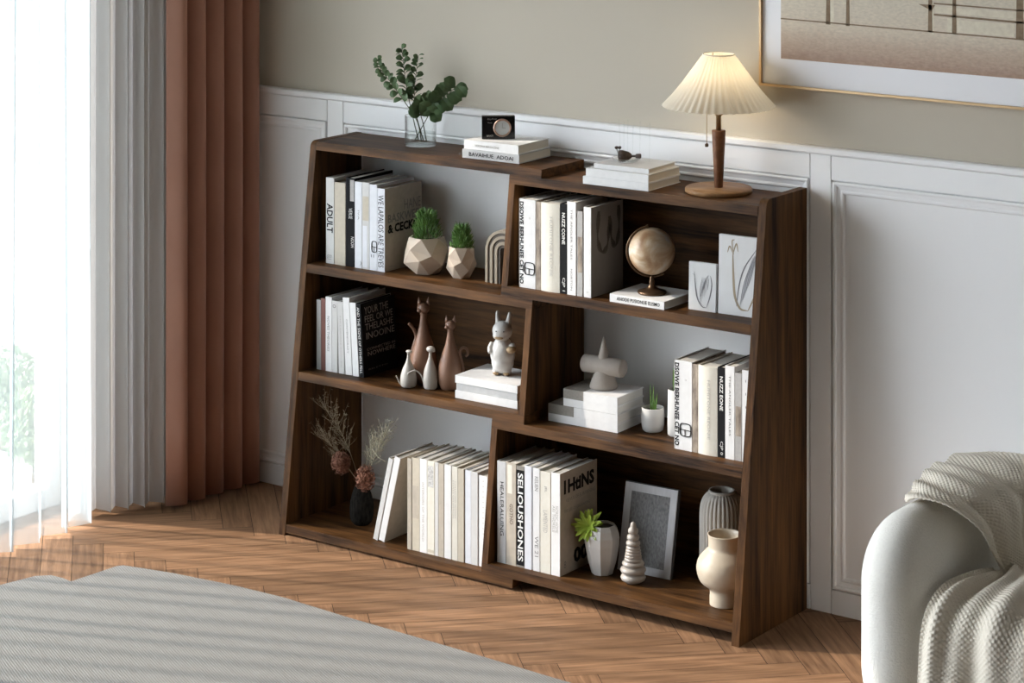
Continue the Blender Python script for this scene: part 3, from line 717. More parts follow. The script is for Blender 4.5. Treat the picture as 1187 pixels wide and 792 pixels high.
for a, tx, tz, w in ((-.004, -.007, .124, .0022), (.0, .002, .121, .0022), (.006, .012, .100, .0024), (.003, .005, .085, .002), (-.006, -.004, .090, .0018)):
    blade(bm, (a*.81, a*.59, .050), (tx*.81, tx*.59, tz), w)
obj('sprouts', bm, GREEN, p)
p = thing('sprout_pot', 'tall white pot with a green sprout, half hidden by the books beside it', 'potted plant', (1.1800, -.132, .4212), 0, 'little pots with sprouts')
bm = NB(); lathe(bm, [(.022, 0), (.025, .004), (.0255, .03), (.0245, .118), (.0232, .120), (.022, .117), (.0215, .110)], 40); obj('pot', bm, POTW, p, True)
bm = NB(); lathe(bm, [(.0005, .1125), (.022, .112)], 32); obj('soil', bm, SOIL, p)
bm = NB()
for a, tx, tz, w in ((-.006, -.010, .176, .0045), (.0, .000, .186, .0045), (.004, .008, .170, .004)): blade(bm, (a*.81, a*.59, .110), (tx*.81, tx*.59, tz), w)
obj('sprouts', bm, GREEN, p)

# dark textured bottle vase and dried stems
DV = mat('charred_black_ceramic', (.004, .004, .004), .95, spec=.03, var=.8, vs=36, col2=(.026, .023, .019), stretch=(6, 6, 1.2), bump=1.0, bs=60)
vx, vy, vz = .190, -.205, .0302
t = thing('bottle_vase', 'black rough-textured bottle vase holding dried flowers on the bottom shelf', 'vase', (vx, vy, vz))
bm = NB(); P = smooth_path([(r, 0, z) for r, z in [(.022, 0), (.030, .012), (.0335, .038), (.0315, .065), (.024, .092), (.0150, .115), (.0125, .135), (.0145, .150)]], 6)
lathe(bm, [(p_.x, p_.z) for p_ in P]+[(.0125, .1495), (.010, .138), (.012, .11)], 40, rmod=lambda a, z: 1+.03*noise.noise(Vector((math.cos(a)*9, math.sin(a)*9, z*60)))); obj('body', bm, DV, t, True)
DRY = mat('dried_straw', (.30, .235, .15), .8, var=.5, vs=60)
DRY2 = mat('dried_pale_grass', (.40, .37, .27), .8)
RUST = mat('dried_rust_petal', (.25, .105, .062), .8, var=.6, vs=120, col2=(.13, .055, .035))
def pt(px, py, dy=0.0):   # offsets from the vase in photo-like units: across and up
    return (px*.809-dy*.3, px*.587*0+dy, py)
def spray(bm, root, tip, n, seed, spread=.03, bl=.035, r=.0009):
    rnd = random.Random(seed); root = Vector(root); tip = Vector(tip); mid = root.lerp(tip, .5)+Vector((rnd.uniform(-.01, .01), rnd.uniform(-.01, .01), .012))
    tube(bm, [root, mid, tip], r*1.3, 5, 6, r1=r*.5)
    P = smooth_path([root, mid, tip], 20)
    for i in range(n):
        k = rnd.uniform(.38, 1.0); p0 = P[int(k*(len(P)-1))]; dirv = (tip-root).normalized()
        dv = (dirv+Vector((rnd.uniform(-1, 1), rnd.uniform(-.6, .6), rnd.uniform(-.6, .9)))).normalized(); l = bl*rnd.uniform(.4, 1)
        p1 = p0+dv*l*.5; p2 = p0+dv*l+Vector((0, 0, .006))
        tube(bm, [p0, p1, p2], r*.55, 4, 3, r1=r*.3)
        for q_ in range(3):
            pp = p0.lerp(p2, rnd.uniform(.5, 1)); dd = Vector((rnd.uniform(-1, 1), rnd.uniform(-.6, .6), rnd.uniform(-.3, 1))).normalized()*rnd.uniform(.004, .010)
            s_ = dd.cross(Vector((0, 1, .3))).normalized()*.0009
            bm.faces.new([bm.verts.new(v) for v in (pp, pp+dd*.5+s_, pp+dd, pp+dd*.5-s_)])
Gd = 'dried stems in the black bottle vase'
mouth = (vx, vy, vz+.10)
stems = [('dried_grass', 'largest brown dried spray, arching up to the left out of the black vase', DRY, (vx-.120, vy-.02, vz+.315), 80, .070),
         ('dried_grass', 'lower brown dried spray reaching left out of the black vase', DRY, (vx-.115, vy-.035, vz+.235), 70, .062),
         ('dried_grass', 'pale feathery dried grass leaning right toward the white books', DRY2, (vx+.092, vy-.01, vz+.270), 80, .060),
         ('dried_grass', 'short pale dried grass upright in the middle of the bottle vase', DRY2, (vx+.025, vy+.01, vz+.235), 40, .040)]
for i, (nm, lb, m, tip, n, bl) in enumerate(stems):
    bm = NB(); spray(bm, mouth, tip, n, 20+i, bl=bl); o = obj(nm, bm, m); tag(o, lb, 'dried grass', Gd, 'thing')
bm = NB(); tube(bm, [mouth, (vx+.045, vy-.02, vz+.215), (vx+.085, vy-.03, vz+.205), (vx+.112, vy-.03, vz+.197)], .0009, 5, 6, r1=.0004); o = obj('dried_twig', bm, DRY2); tag(o, 'single thin dried twig pointing right from the black vase', 'dried twig', Gd)
def bloom(label, c, R, seed):
    t = thing('dried_flower', label, 'dried flower', mouth, 0, Gd); c = Vector(c)-Vector(mouth)
    bm = NB(); tube(bm, [(0, 0, 0), c*.5+Vector((0, 0, .008)), c], .0011, 5, 6); obj('stem', bm, DRY, t)
    bm = NB(); rnd = random.Random(seed)
    for i in range(620):
        d_ = Vector((rnd.gauss(0, 1), rnd.gauss(0, 1), rnd.gauss(0, 1))).normalized(); p0 = c+Vector((d_.x, d_.y*.9, d_.z*1.15))*R*rnd.uniform(.45, 1)
        a = d_.cross(Vector((rnd.uniform(-1, 1), rnd.uniform(-1, 1), rnd.uniform(-1, 1)))).normalized()*.0042; b_ = d_.cross(a)*.9; e_ = d_*.0022
        bm.faces.new([bm.verts.new(v) for v in (p0-a, p0-b_+e_, p0+a, p0+b_+e_)])
    obj('petals', bm, RUST, t)
bloom('rust-coloured dried flower head hanging on the left of the black vase', (vx-.050, vy-.03, vz+.168), .029, 5)
bloom('rust-coloured dried flower head hanging over the right of the black vase', (vx+.036, vy-.03, vz+.140), .032, 6)

# faceted white vase with light green succulent
t = thing('faceted_vase', 'white faceted vase beside the large-lettered book on the bottom right shelf', 'vase', (1.0010, -.212, .0532), .3)
bm = NB(); lathe(bm, [(.026, 0), (.028, .002), (.038, .036), (.0455, .078), (.0465, .098), (.041, .116), (.033, .127), (.030, .126), (.030, .10)], 9); obj('body', bm, mat('satin_white_ceramic', (.60, .58, .55), .45, var=.3, vs=15, col2=(.50, .48, .45)), t)
bm = NB(); lathe(bm, [(.0005, .121), (.031, .1205)], 9); obj('filling', bm, mat('dark_grey_filling', (.09, .088, .085), .9), t)
t = thing('succulent', 'bright lime green succulent rosette hanging over the left of the white faceted vase', 'succulent', (.9780, -.240, .178), 0)
LIME = mat('lime_leaf', (.38, .50, .06), .5, var=.45, vs=45, col2=(.22, .36, .04))
bm = NB(); rnd = random.Random(2)
nrm = Vector((.12, -.85, .45)).normalized(); u_ = nrm.cross(Vector((0, 0, 1))).normalized(); v_ = nrm.cross(u_)
for ring, (n, L2, tilt) in enumerate(((11, .040, .25), (10, .036, .6), (7, .026, 1.0))):
    for k in range(n):
        a = 2*PI*(k+.5*ring)/n+rnd.uniform(-.1, .1); d_ = (u_*math.cos(a)+v_*math.sin(a)); s_ = nrm.cross(d_)
        L3 = L2*1.12*rnd.uniform(.85, 1.1); prev = None
        for i in range(6):
            tt = i/5; c = d_*L3*tt*math.cos(tilt*.6)+nrm*(L3*tt*math.sin(tilt)*(1-.35*tt)); w = .0062*math.sin(PI*min(.95, .15+.8*tt))**.7
            A = [bm.verts.new(c-s_*w), bm.verts.new(c-nrm*.0018), bm.verts.new(c+s_*w)]
            if prev: bm.faces.new((prev[0], prev[1], A[1], A[0])); bm.faces.new((prev[1], prev[2], A[2], A[1]))
            prev = A
obj('leaves', bm, LIME, t)
bm = NB(); tube(bm, [(0, .0, -.002), (.008, .016, -.012), (.016, .022, -.022), (.020, .026, -.034)], .0035, 8); obj('stem', bm, LIME, t)

# ridged cone ornament
t = thing('cone_ornament', 'grey ridged tree-shaped ceramic cone in front of the grey picture frame', 'ornament', (1.1050, -.2250, .0532))
prof = [(.018, 0), (.020, .003)]
def ringp(z0, z1, r, rin):
    return [(rin, z0), (r*.93, z0+(z1-z0)*.2), (r, z0+(z1-z0)*.5), (r*.93, z0+(z1-z0)*.8), (rin, z1)]
prof += ringp(.004, .024, .0325, .024) + ringp(.024, .042, .0335, .024) + ringp(.042, .056, .0290, .020)
for k in range(5): prof += ringp(.056+k*.0075, .0635+k*.0075, .0235-.0012*k, .0215-.0012*k)
prof += ringp(.0935, .108, .0185, .0125) + ringp(.108, .124, .0160, .0105) + ringp(.124, .140, .0135, .0085) + [(.0078, .145), (.006, .152), (.0015, .1555)]
bm = NB(); lathe(bm, prof, 40, cap1=True); obj('body', bm, mat('grey_glazed_clay', (.36, .32, .285), .35, var=.5, vs=20, col2=(.45, .42, .38)), t, True)

# silver photo frame
t = thing('photo_frame', 'silver-white framed grey textured picture leaning back on the bottom right shelf', 'picture frame', (1.0170, -.166, .0545), .05, rx=-.20)
fw2, fh, b2 = .156, .222, .020
bm = NB()
for a in ((0, b2, 0, fh), (fw2-b2, fw2, 0, fh), (b2, fw2-b2, 0, b2), (b2, fw2-b2, fh-b2, fh)): box(bm, a[0], a[1], 0, .003, a[2], a[3], .0004)
obj('frame_face', bm, mat('brushed_silver_frame', (.52, .52, .54), .4, var=.3, vs=90, stretch=(1, 1, .2)), t)
bm = NB(); box(bm, -.002, fw2+.002, .0031, .014, -.001, fh+.002, .0006); obj('frame_back', bm, mat('dark_frame_edge', (.05, .05, .055), .4), t)
bm = NB(); box(bm, b2, fw2-b2, .0012, .0030, b2, fh-b2); obj('picture', bm, mat('grey_weave_print', (.115, .115, .118), .7, var=.8, vs=130, col2=(.27, .27, .27), stretch=(1.6, 1, .8), bump=.6, bs=160), t)

# ribbed vase
t = thing('ribbed_vase', 'tall grey vertically ribbed vase behind the round beige vase', 'vase', (1.2850, -.085, .0532))
bm = NB(); P = smooth_path([(r, 0, z) for r, z in [(.050, 0), (.056, .006), (.058, .05), (.0575, .12), (.0575, .175), (.053, .205), (.043, .222), (.034, .229)]], 6)
lathe(bm, [(p_.x, p_.z) for p_ in P], 240, rmod=lambda a, z: 1-.075*(1-abs(math.sin(a*15)))**1.5*(1 if z < .215 else .5))
obj('body', bm, mat('ribbed_grey_ceramic', (.46, .43, .385), .6), t, True)
bm = NB(); lathe(bm, [(.033, .2275), (.035, .2315), (.033, .235), (.029, .235), (.026, .228), (.026, .19)], 48, cap0=False); obj('neck', bm, mat('ribbed_grey_ceramic', (0, 0, 0)), t, True)
# round beige vase
t = thing('round_vase', 'round-bellied cream stoneware vase with wide neck, front right of the bottom shelf', 'vase', (1.3790, -.2270, .0532))
bm = NB(); P = smooth_path([(r, 0, z) for r, z in [(.0375, .001), (.0375, .018), (.0370, .034), (.042, .043), (.062, .060), (.0705, .088), (.0655, .113), (.050, .132), (.0415, .141), (.0405, .155), (.0415, .170), (.0430, .1755)]], 6)
lathe(bm, [(.036, 0)]+[(p_.x, p_.z) for p_ in P]+[(.041, .1765), (.0385, .174), (.037, .160), (.038, .142), (.055, .12), (.06, .09), (.03, .05), (.001, .045)], 56); obj('body', bm, mat('cream_stoneware', (.58, .50, .39), .4, var=.45, vs=60, col2=(.50, .41, .30), bump=.1, bs=100), t, True)

# ------------------------------------------------------------------ things on the top
GL = bpy.data.materials.new('clear_glass'); GL.use_nodes = True; nt = GL.node_tree
tr = N(nt, 'ShaderNodeBsdfTransparent'); tr.inputs[0].default_value = (.975, .98, .975, 1); gl = N(nt, 'ShaderNodeBsdfGlossy'); gl.inputs['Roughness'].default_value = .03
fr = N(nt, 'ShaderNodeLayerWeight'); fr.inputs[0].default_value = .5; mx = N(nt, 'ShaderNodeMixShader')
mm_ = N(nt, 'ShaderNodeMath', operation='POWER'); mm_.inputs[1].default_value = 3.0
nt.links.new(fr.outputs['Facing'], mm_.inputs[0]); nt.links.new(mm_.outputs[0], mx.inputs[0]); nt.links.new(tr.outputs[0], mx.inputs[1]); nt.links.new(gl.outputs[0], mx.inputs[2]); nt.links.new(mx.outputs[0], nt.nodes['Material Output'].inputs[0])
gx, gy, gz = .3000, -.0800, 1.0772
t = thing('glass_vase', 'clear glass cylinder vase of eucalyptus on the left of the bookcase top', 'vase', (gx, gy, gz))
bm = NB(); lathe(bm, [(.001, 0), (.043, 0), (.0445, .002), (.0445, .083), (.0435, .0845), (.0425, .083), (.0425, .006), (.041, .005), (.001, .005)], 56, cap0=False); obj('glass', bm, GL, t, True)
WAT = bpy.data.materials.new('water'); WAT.use_nodes = True; nt = WAT.node_tree
tr = N(nt, 'ShaderNodeBsdfTransparent'); tr.inputs[0].default_value = (.96, .975, .97, 1); gl = N(nt, 'ShaderNodeBsdfGlossy'); gl.inputs['Roughness'].default_value = .02
mx = N(nt, 'ShaderNodeMixShader'); mx.inputs[0].default_value = .07
nt.links.new(tr.outputs[0], mx.inputs[1]); nt.links.new(gl.outputs[0], mx.inputs[2]); nt.links.new(mx.outputs[0], nt.nodes['Material Output'].inputs[0])
bm = NB(); lathe(bm, [(.001, .0055), (.042, .0055), (.042, .036), (.001, .036)], 48, cap0=False); obj('water', bm, WAT, t, True)
EU = mat('eucalyptus_leaf', (.055, .105, .038), .5, var=.6, vs=40, col2=(.12, .185, .075)); EUS = mat('eucalyptus_stem', (.07, .075, .035), .6)
def leaf(bm, c, d_, nrm, L2, w):
    d_ = Vector(d_).normalized(); nrm = Vector(nrm); s_ = d_.cross(nrm)
    if s_.length < 1e-3: s_ = d_.cross(Vector((1, 0, 0)))
    s_.normalize(); nn = s_.cross(d_)
    c = Vector(c); prev = None
    for i in range(7):
        tt = i/6; ww = w*math.sqrt(max(0.0, 1-(2*tt-1)**2))*(1 if tt > .5 else .35+.65*min(1, tt*2.2)); ww = max(ww, .0004)
        p0 = c+d_*L2*tt+nn*(L2*.12*math.sin(PI*tt))
        A = [bm.verts.new(p0-s_*ww+nn*ww*.18), bm.verts.new(p0), bm.verts.new(p0+s_*ww+nn*ww*.18)]
        if prev: bm.faces.new((prev[0], prev[1], A[1], A[0])); bm.faces.new((prev[1], prev[2], A[2], A[1]))
        prev = A
def E(px, py, dy=0):   # photo offsets from the vase foot to local metres
    x = (px-486.8)*.00297-dy*.725; return Vector((x, dy, (168.2-py)/415+dy*.18*0))
GE = 'eucalyptus branches in the glass vase'
def euc(label, pts, leaves, sizes, seed):
    t = thing('eucalyptus_branch', label, 'branch', (gx, gy, gz+.006), 0, GE); rnd = random.Random(seed)
    P0 = [p_-Vector((0, 0, .006)) for p_ in pts]
    bm = NB(); tube(bm, P0, .0016, 6, 8, r1=.0006); obj('stem', bm, EUS, t)
    P = smooth_path(P0, 20); bm = NB()
    for i in range(leaves):
        k = .40+.6*i/(leaves-1); j = int(k*(len(P)-1)); p0 = P[j]; tdir = (P[min(j+1, len(P)-1)]-P[j-1]).normalized()
        sgn = 1 if i % 2 else -1
        side = tdir.cross(Vector((-.587, .81, .2))).normalized()*sgn
        d_ = side*rnd.uniform(.8, 1.1)+tdir*rnd.uniform(.1, .6)+Vector((rnd.uniform(-.3, .3), rnd.uniform(-.6, .3), rnd.uniform(-.15, .3)))
        f_ = sizes[0]+(sizes[1]-sizes[0])*(i/(leaves-1))
        leaf(bm, p0, d_, (rnd.uniform(-.6, .6)+sizes[3], -sizes[2], rnd.uniform(.1, .9)), f_, f_*rnd.uniform(.38, .5))
    obj('foliage', bm, EU, t)
euc('small-leaved eucalyptus branch arching far left out of the glass vase', [E(488, 164), E(483, 140, -.01), E(468, 118, -.02), E(452, 98, -.02), E(440, 84, -.02), E(435.5, 72, -.02)], 21, (.028, .015, .9, .2), 1)
euc('tallest eucalyptus branch rising above the glass vase with tiny top leaves', [E(484, 163, .01), E(478, 138), E(472, 112), E(468, 90), E(466, 72), E(464, 58)], 27, (.031, .018, .25, .2), 2)
euc('upright eucalyptus branch between the tallest and the round-leaved ones', [E(490, 163, .01), E(482, 136, .01), E(479, 112, .01), E(481, 88, .01), E(484, 65, .01)], 23, (.030, .017, .2, .1), 3)
euc('round-leaved eucalyptus branch leaning right out of the glass vase', [E(480, 163), E(492, 140, -.01), E(503, 120, -.01), E(516, 108, -.01), E(530, 94, -.01)], 17, (.042, .042, 1.2, .5), 4)
euc('short bushy eucalyptus branch low over the rim of the glass vase', [E(494, 163), E(490, 140, -.02), E(487, 128, -.025), E(492, 118, -.02), E(505, 113, -.01)], 20, (.036, .036, 1.0, .4), 5)

# small black clock
t = thing('clock', 'small black box clock with pale round dial on the flat book stack', 'clock', (.588, -.105, 1.1268), .70)
bm = NB(); box(bm, -.045, .045, -.011, .011, 0, .0625, .0012); obj('case', bm, mat('gloss_black_plastic', (.008, .008, .009), .18), t)
bm = NB()
for k in range(40):
    pass
lathe(bm, [(.0195, 0), (.0245, 0), (.0245, .006), (.0215, .008), (.0195, .005)], 40, cap0=False); bmesh.ops.transform(bm, matrix=Matrix.Translation((.010, -.0112, .031)) @ Matrix.Rotation(PI/2, 4, 'X'), verts=bm.verts[:])
obj('dial_ring', bm, mat('rose_gold', (.50, .34, .27), .3, metal=.7), t, True)
bm = NB(); lathe(bm, [(.0005, .004), (.020, .004), (.020, .002)], 40, cap0=False); bmesh.ops.transform(bm, matrix=Matrix.Translation((.010, -.0112, .031)) @ Matrix.Rotation(PI/2, 4, 'X'), verts=bm.verts[:])
obj('dial', bm, mat('pearl_dial', (.66, .70, .72), .3), t)
bm = NB(); box(bm, .0096, .0104, -.0162, -.0156, .031, .044); box(bm, .010, .020, -.0162, -.0156, .0306, .0313); obj('hands', bm, GREY_INK, t)
for w3, a3, b3, c3, d3, e3 in (('Rio', -.030, .052, .010, .005, 0), ('Nopi', -.018, .052, .013, .005, 0), ('Voo', -.030, .043, .012, .004, 0), ('MAHOY', -.032, .006, .018, .006, .01)):
    bm = NB(); put_text(bm, w3, (a3, -.0112, b3), (1, 0, 0), (0, 0, 1), c3, d3, e3); obj('lettering', bm, LIGHT_INK, t)

# glass dish with brushes and thin clear rods
dx, dy_, dz = 1.0180, -.1250, 1.1083
t = thing('glass_dish', 'shallow clear glass dish on top of the white books beside the lamp', 'dish', (dx, dy_, dz))
bm = NB(); lathe(bm, [(.001, 0), (.022, 0), (.030, .003), (.037, .009), (.0385, .012), (.037, .012), (.030, .006), (.022, .003), (.001, .003)], 48, cap0=False); obj('glass', bm, GL, t, True)
DB = mat('dark_brown_bristle', (.055, .038, .030), .8, var=.7, vs=150, col2=(.14, .10, .08))
t = thing('brush', 'fat dark brown bristle brush lying across the glass dish', 'brush', (dx, dy_, dz+.016), .5, 'little brushes in the glass dish')
bm = NB(); lathe(bm, [(.004, -.022), (.0135, -.020), (.0145, -.010), (.010, .006), (.005, .014)], 24, cap1=True, rmod=lambda a, z: 1+.12*math.sin(a*13+z*900)); bmesh.ops.transform(bm, matrix=Matrix.Rotation(PI/2, 4, 'Y'), verts=bm.verts[:]); obj('bristles', bm, DB, t, True)
bm = NB(); lathe(bm, [(.0028, .014), (.0030, .024), (.0060, .026), (.0065, .037), (.005, .039)], 16, cap1=True); bmesh.ops.transform(bm, matrix=Matrix.Rotation(PI/2, 4, 'Y'), verts=bm.verts[:]); obj('handle', bm, mat('brown_grey_wood', (.13, .10, .09), .6), t, True)
for i, (bx, tx, tz, lb) in enumerate(((-.010, -.020, .040, 'leftmost thin dark-tipped brush standing slanted in the glass dish'), (-.008, -.011, .040, 'second thin dark-tipped brush standing almost upright in the glass dish'))):
    t = thing('brush', lb, 'brush', (dx, dy_, dz), 0, 'little brushes in the glass dish')
    a = Vector((bx*.8-.008, bx*.6, .0045)); b_ = Vector((tx*.8-.008, tx*.6, tz)); m_ = a.lerp(b_, .82)
    bm = NB(); tube(bm, [a, m_], .0016, 8, smoothp=False); obj('handle', bm, mat('brushed_steel', (.45, .45, .45), .3, metal=.7), t, True)
    bm = NB(); tube(bm, [m_, m_.lerp(b_, .5), b_], lambda u: .0018+.0030*math.sin(PI*(.15+.6*u)), 12, 5); obj('bristles', bm, DB, t, True)
for i, (rx_, h_) in enumerate(((-.028, .105), (-.016, .100), (-.004, .106), (.012, .088), (.034, .104), (.064, .104))):
    o_ = obj('glass_rod', tube(NB(), [(0, 0, 0), (.0005, 0, h_*.5), (-.003 if i == 0 else .001, 0, h_)], .0010, 8, 4), GL, None, True)
    o_.location = (dx+rx_*.81, dy_+rx_*.30+.012, dz+(.0125 if -.03 < rx_ < .04 else .0002))
    o_.location.z = dz+.001 if abs(rx_) > .05 else dz+.004
    tag(o_, ['clear rod at the left edge of the glass dish', 'second clear rod from the left, behind the slanted brush', 'tall clear rod beside the fat bristle brush', 'shortest clear rod, behind the fat bristle brush', 'clear rod right of the bristle brush handle', 'clear rod standing apart nearest the lamp'][i], 'rod', 'thin clear rods around the glass dish')

# lamp
lx, ly, lz = 1.2835, -.0984, 1.0542
lp = thing('table_lamp', 'lit table lamp with pleated cream shade and tapered walnut stem', 'lamp', (lx, ly, lz))
LW = walnut('lamp_walnut', (30, 30, 30), (.13, .055, .028), (.22, .105, .055), .35); LB = walnut('lamp_base_walnut', (5, 60, 60), (.24, .125, .055), (.44, .25, .12), .35)
bm = NB(); lathe(bm, [(.083, 0), (.0865, .002), (.0865, .009), (.0835, .0125), (.001, .0125)], 64, cap0=True); obj('base', bm, LB, lp, True)
bm = NB(); lathe(bm, [(.0108, .0125), (.0110, .014), (.0178, .156), (.0172, .1585), (.001, .1585)], 40, cap0=True); obj('stem', bm, LW, lp, True)
BRS = mat('aged_brass', (.50, .35, .18), .3, metal=.9)
bm = NB(); lathe(bm, [(.0068, .1585), (.0070, .195), (.0125, .199), (.0125, .204), (.007, .206), (.007, .225), (.013, .227), (.013, .245), (.006, .248)], 32, cap0=True, cap1=True); obj('neck', bm, BRS, lp, True)
sh, nt, b = base('pleated_linen_shade', .9)
b.inputs['Base Color'].default_value = (.80, .76, .66, 1)
tl = N(nt, 'ShaderNodeBsdfTranslucent'); tl.inputs[0].default_value = (.90, .86, .74, 1); mx = N(nt, 'ShaderNodeMixShader'); mx.inputs[0].default_value = .42
nt.links.new(b.outputs[0], mx.inputs[1]); nt.links.new(tl.outputs[0], mx.inputs[2]); nt.links.new(mx.outputs[0], nt.nodes['Material Output'].inputs[0])
bm = NB(); npl = 44
def pleat(a, z): return 1
prof = [(.0405, .352), (.0665, .316), (.0925, .280), (.1185, .248), (.1435, .220)]
seg = npl*4; rings = []
for j, (r, z) in enumerate(prof):
    amp = .0011+.0016*j/4
    rings.append([bm.verts.new(((r+amp*math.sin(npl*2*PI*k/seg))*math.cos(2*PI*k/seg), (r+amp*math.sin(npl*2*PI*k/seg))*math.sin(2*PI*k/seg), z+(.0015*math.sin(npl*2*PI*k/seg) if j == 4 else 0))) for k in range(seg)])
for j in range(4):
    for k in range(seg): bm.faces.new((rings[j][k], rings[j+1][k], rings[j+1][(k+1) % seg], rings[j][(k+1) % seg]))
obj('lamp_shade', bm, sh, lp, True)
bm = NB()
for r, z in ((.0405, .353), ):
    tube(bm, [(r*math.cos(a), r*math.sin(a), z) for a in [2*PI*k/40 for k in range(41)]], .0016, 8, smoothp=False)
obj('shade_ring', bm, mat('cream_trim', (.78, .74, .64), .7), lp, True)
bm = NB()
for k in range(3):
    a = 2*PI*k/3+.4; tube(bm, [(.006*math.cos(a), .006*math.sin(a), .246), (.050*math.cos(a), .050*math.sin(a), .30), (.0400*math.cos(a), .0400*math.sin(a), .352)], .0010, 6, 5)
obj('shade_holder', bm, BRS, lp, True)
em = bpy.data.materials.new('lit_bulb'); em.use_nodes = True; nt = em.node_tree; ee = N(nt, 'ShaderNodeEmission'); ee.inputs[0].default_value = (1, .80, .55, 1); ee.inputs[1].default_value = 26
nt.links.new(ee.outputs[0], nt.nodes['Material Output'].inputs[0])
bm = NB(); ball(bm, (0, 0, .280), .018, (1, 1, 1.25)); obj('bulb', bm, em, lp, True)
bm = NB(); cxx = -.0285
tube(bm, [(cxx, -.012, .235), (cxx, -.012, .124)], .0008, 6, smoothp=False)
for k in range(24): ball(bm, (cxx, -.012, .126+.0046*k), .0014, sub=1)
tube(bm, [(0, 0, .236), (cxx, -.012, .236)], .0012, 6, smoothp=False)
obj('pull_chain', bm, BRS, lp, True)
bm = NB(); lathe(bm, [(.001, 0), (.0045, .001), (.0050, .006), (.003, .009), (.001, .010)], 16, (cxx, -.012, .114), cap0=False, cap1=True); obj('chain_knob', bm, mat('walnut_knob', (.13, .07, .035), .4), lp, True)

# ------------------------------------------------------------------ framed picture
t = thing('framed_picture', 'large gold-edged framed sepia print on the beige wall above the wainscot', 'picture', (1.349, .018, 1.3225))
PW, PH = 1.10, .78
GOLD = mat('pale_gold_frame', (.60, .42, .24), .35, metal=.6)
bm = NB(); e_ = .0065
for a in ((0, e_, 0, PH), (PW-e_, PW, 0, PH), (e_, PW-e_, 0, e_), (e_, PW-e_, PH-e_, PH)): box(bm, a[0], a[1], -.026, 0, a[2], a[3], .0006)
obj('frame', bm, GOLD, t)
bm = NB(); box(bm, e_, PW-e_, -.018, -.004, e_, PH-e_); obj('mat_board', bm, mat('mat_board_white', (.90, .90, .93), .6), t)
am, nt, b = base('sepia_print', .8)
tc = N(nt, 'ShaderNodeTexCoord'); sp = N(nt, 'ShaderNodeSeparateXYZ'); nt.links.new(tc.outputs['Object'], sp.inputs[0])
mp = N(nt, 'ShaderNodeMapping'); mp.inputs['Scale'].default_value = (28, 1, 70); nt.links.new(tc.outputs['Object'], mp.inputs[0])
nz = N(nt, 'ShaderNodeTexNoise'); nz.inputs['Scale'].default_value = 1; nz.inputs['Detail'].default_value = 7; nz.inputs['Roughness'].default_value = .7; nt.links.new(mp.outputs[0], nz.inputs[0])
ad = N(nt, 'ShaderNodeMath', operation='MULTIPLY_ADD'); ad.inputs[1].default_value = .06; nt.links.new(nz.outputs[0], ad.inputs[0]); nt.links.new(sp.outputs[2], ad.inputs[2])
cr = N(nt, 'ShaderNodeValToRGB'); e = cr.color_ramp.elements
e[0].position = .10; e[0].color = (.42, .28, .21, 1); e[1].position = .26; e[1].color = (.72, .65, .53, 1)
k_ = cr.color_ramp.elements.new(.155); k_.color = (.58, .46, .36, 1); k_ = cr.color_ramp.elements.new(.19); k_.color = (.70, .61, .49, 1)
nt.links.new(ad.outputs[0], cr.inputs[0])
n2 = N(nt, 'ShaderNodeTexNoise'); n2.inputs['Scale'].default_value = 3; n2.inputs['Detail'].default_value = 5; nt.links.new(mp.outputs[0], n2.inputs[0])
m2 = N(nt, 'ShaderNodeMapRange'); m2.inputs['To Min'].default_value = .72; m2.inputs['To Max'].default_value = 1.2; nt.links.new(n2.outputs[0], m2.inputs[0])
ml = N(nt, 'ShaderNodeVectorMath', operation='SCALE'); nt.links.new(cr.outputs[0], ml.inputs[0]); nt.links.new(m2.outputs[0], ml.inputs['Scale']); nt.links.new(ml.outputs[0], b.inputs['Base Color'])
ax0, az0 = .0615, .0735
bm = NB(); box(bm, ax0, PW-ax0, -.0190, -.0178, az0, PH-az0); obj('print', bm, am, t)
bm = NB()
def q4(pts): bm.faces.new([bm.verts.new((a-1.349, -.0194, c-1.3225)) for a, c in pts])
for a, b_ in ((1.541, 1.554), (1.598, 1.609), (1.826, 1.838), (1.891, 1.903), (2.060, 2.080)):
    q4([(a, 1.492), (b_, 1.492), (b_-.001, 1.60), (a+.002, 1.60)])
q4([(1.41, 1.4965), (2.38, 1.4865), (2.38, 1.4900), (1.41, 1.5000)]); q4([(1.842, 1.534), (2.36, 1.524), (2.36, 1.529), (1.842, 1.539)])
q4([(1.842, 1.562), (2.36, 1.556), (2.36, 1.559), (1.842, 1.566)]); q4([(1.80, 1.560), (1.846, 1.560), (1.836, 1.545), (1.818, 1.553)])
obj('line_work', bm, mat('sepia_ink', (.22, .15, .09), .8, var=.6, vs=80, col2=(.36, .27, .18)), t)
bm = NB()
for a, b_, c, d2 in ((1.549, 1.564, 1.494, 1.60), (1.606, 1.611, 1.494, 1.60), (1.836, 1.842, 1.487, 1.56), (1.878, 1.893, 1.490, 1.530), (1.905, 2.055, 1.496, 1.527), (1.846, 2.36, 1.541, 1.556)):
    bm.faces.new([bm.verts.new((x_-1.349, -.0192, z_-1.3225)) for x_, z_ in ((a, c), (b_, c), (b_, d2), (a, d2))])
obj('wash', bm, mat('cream_wash', (.82, .76, .62), .8, var=.4, vs=60, col2=(.50, .42, .31)), t)

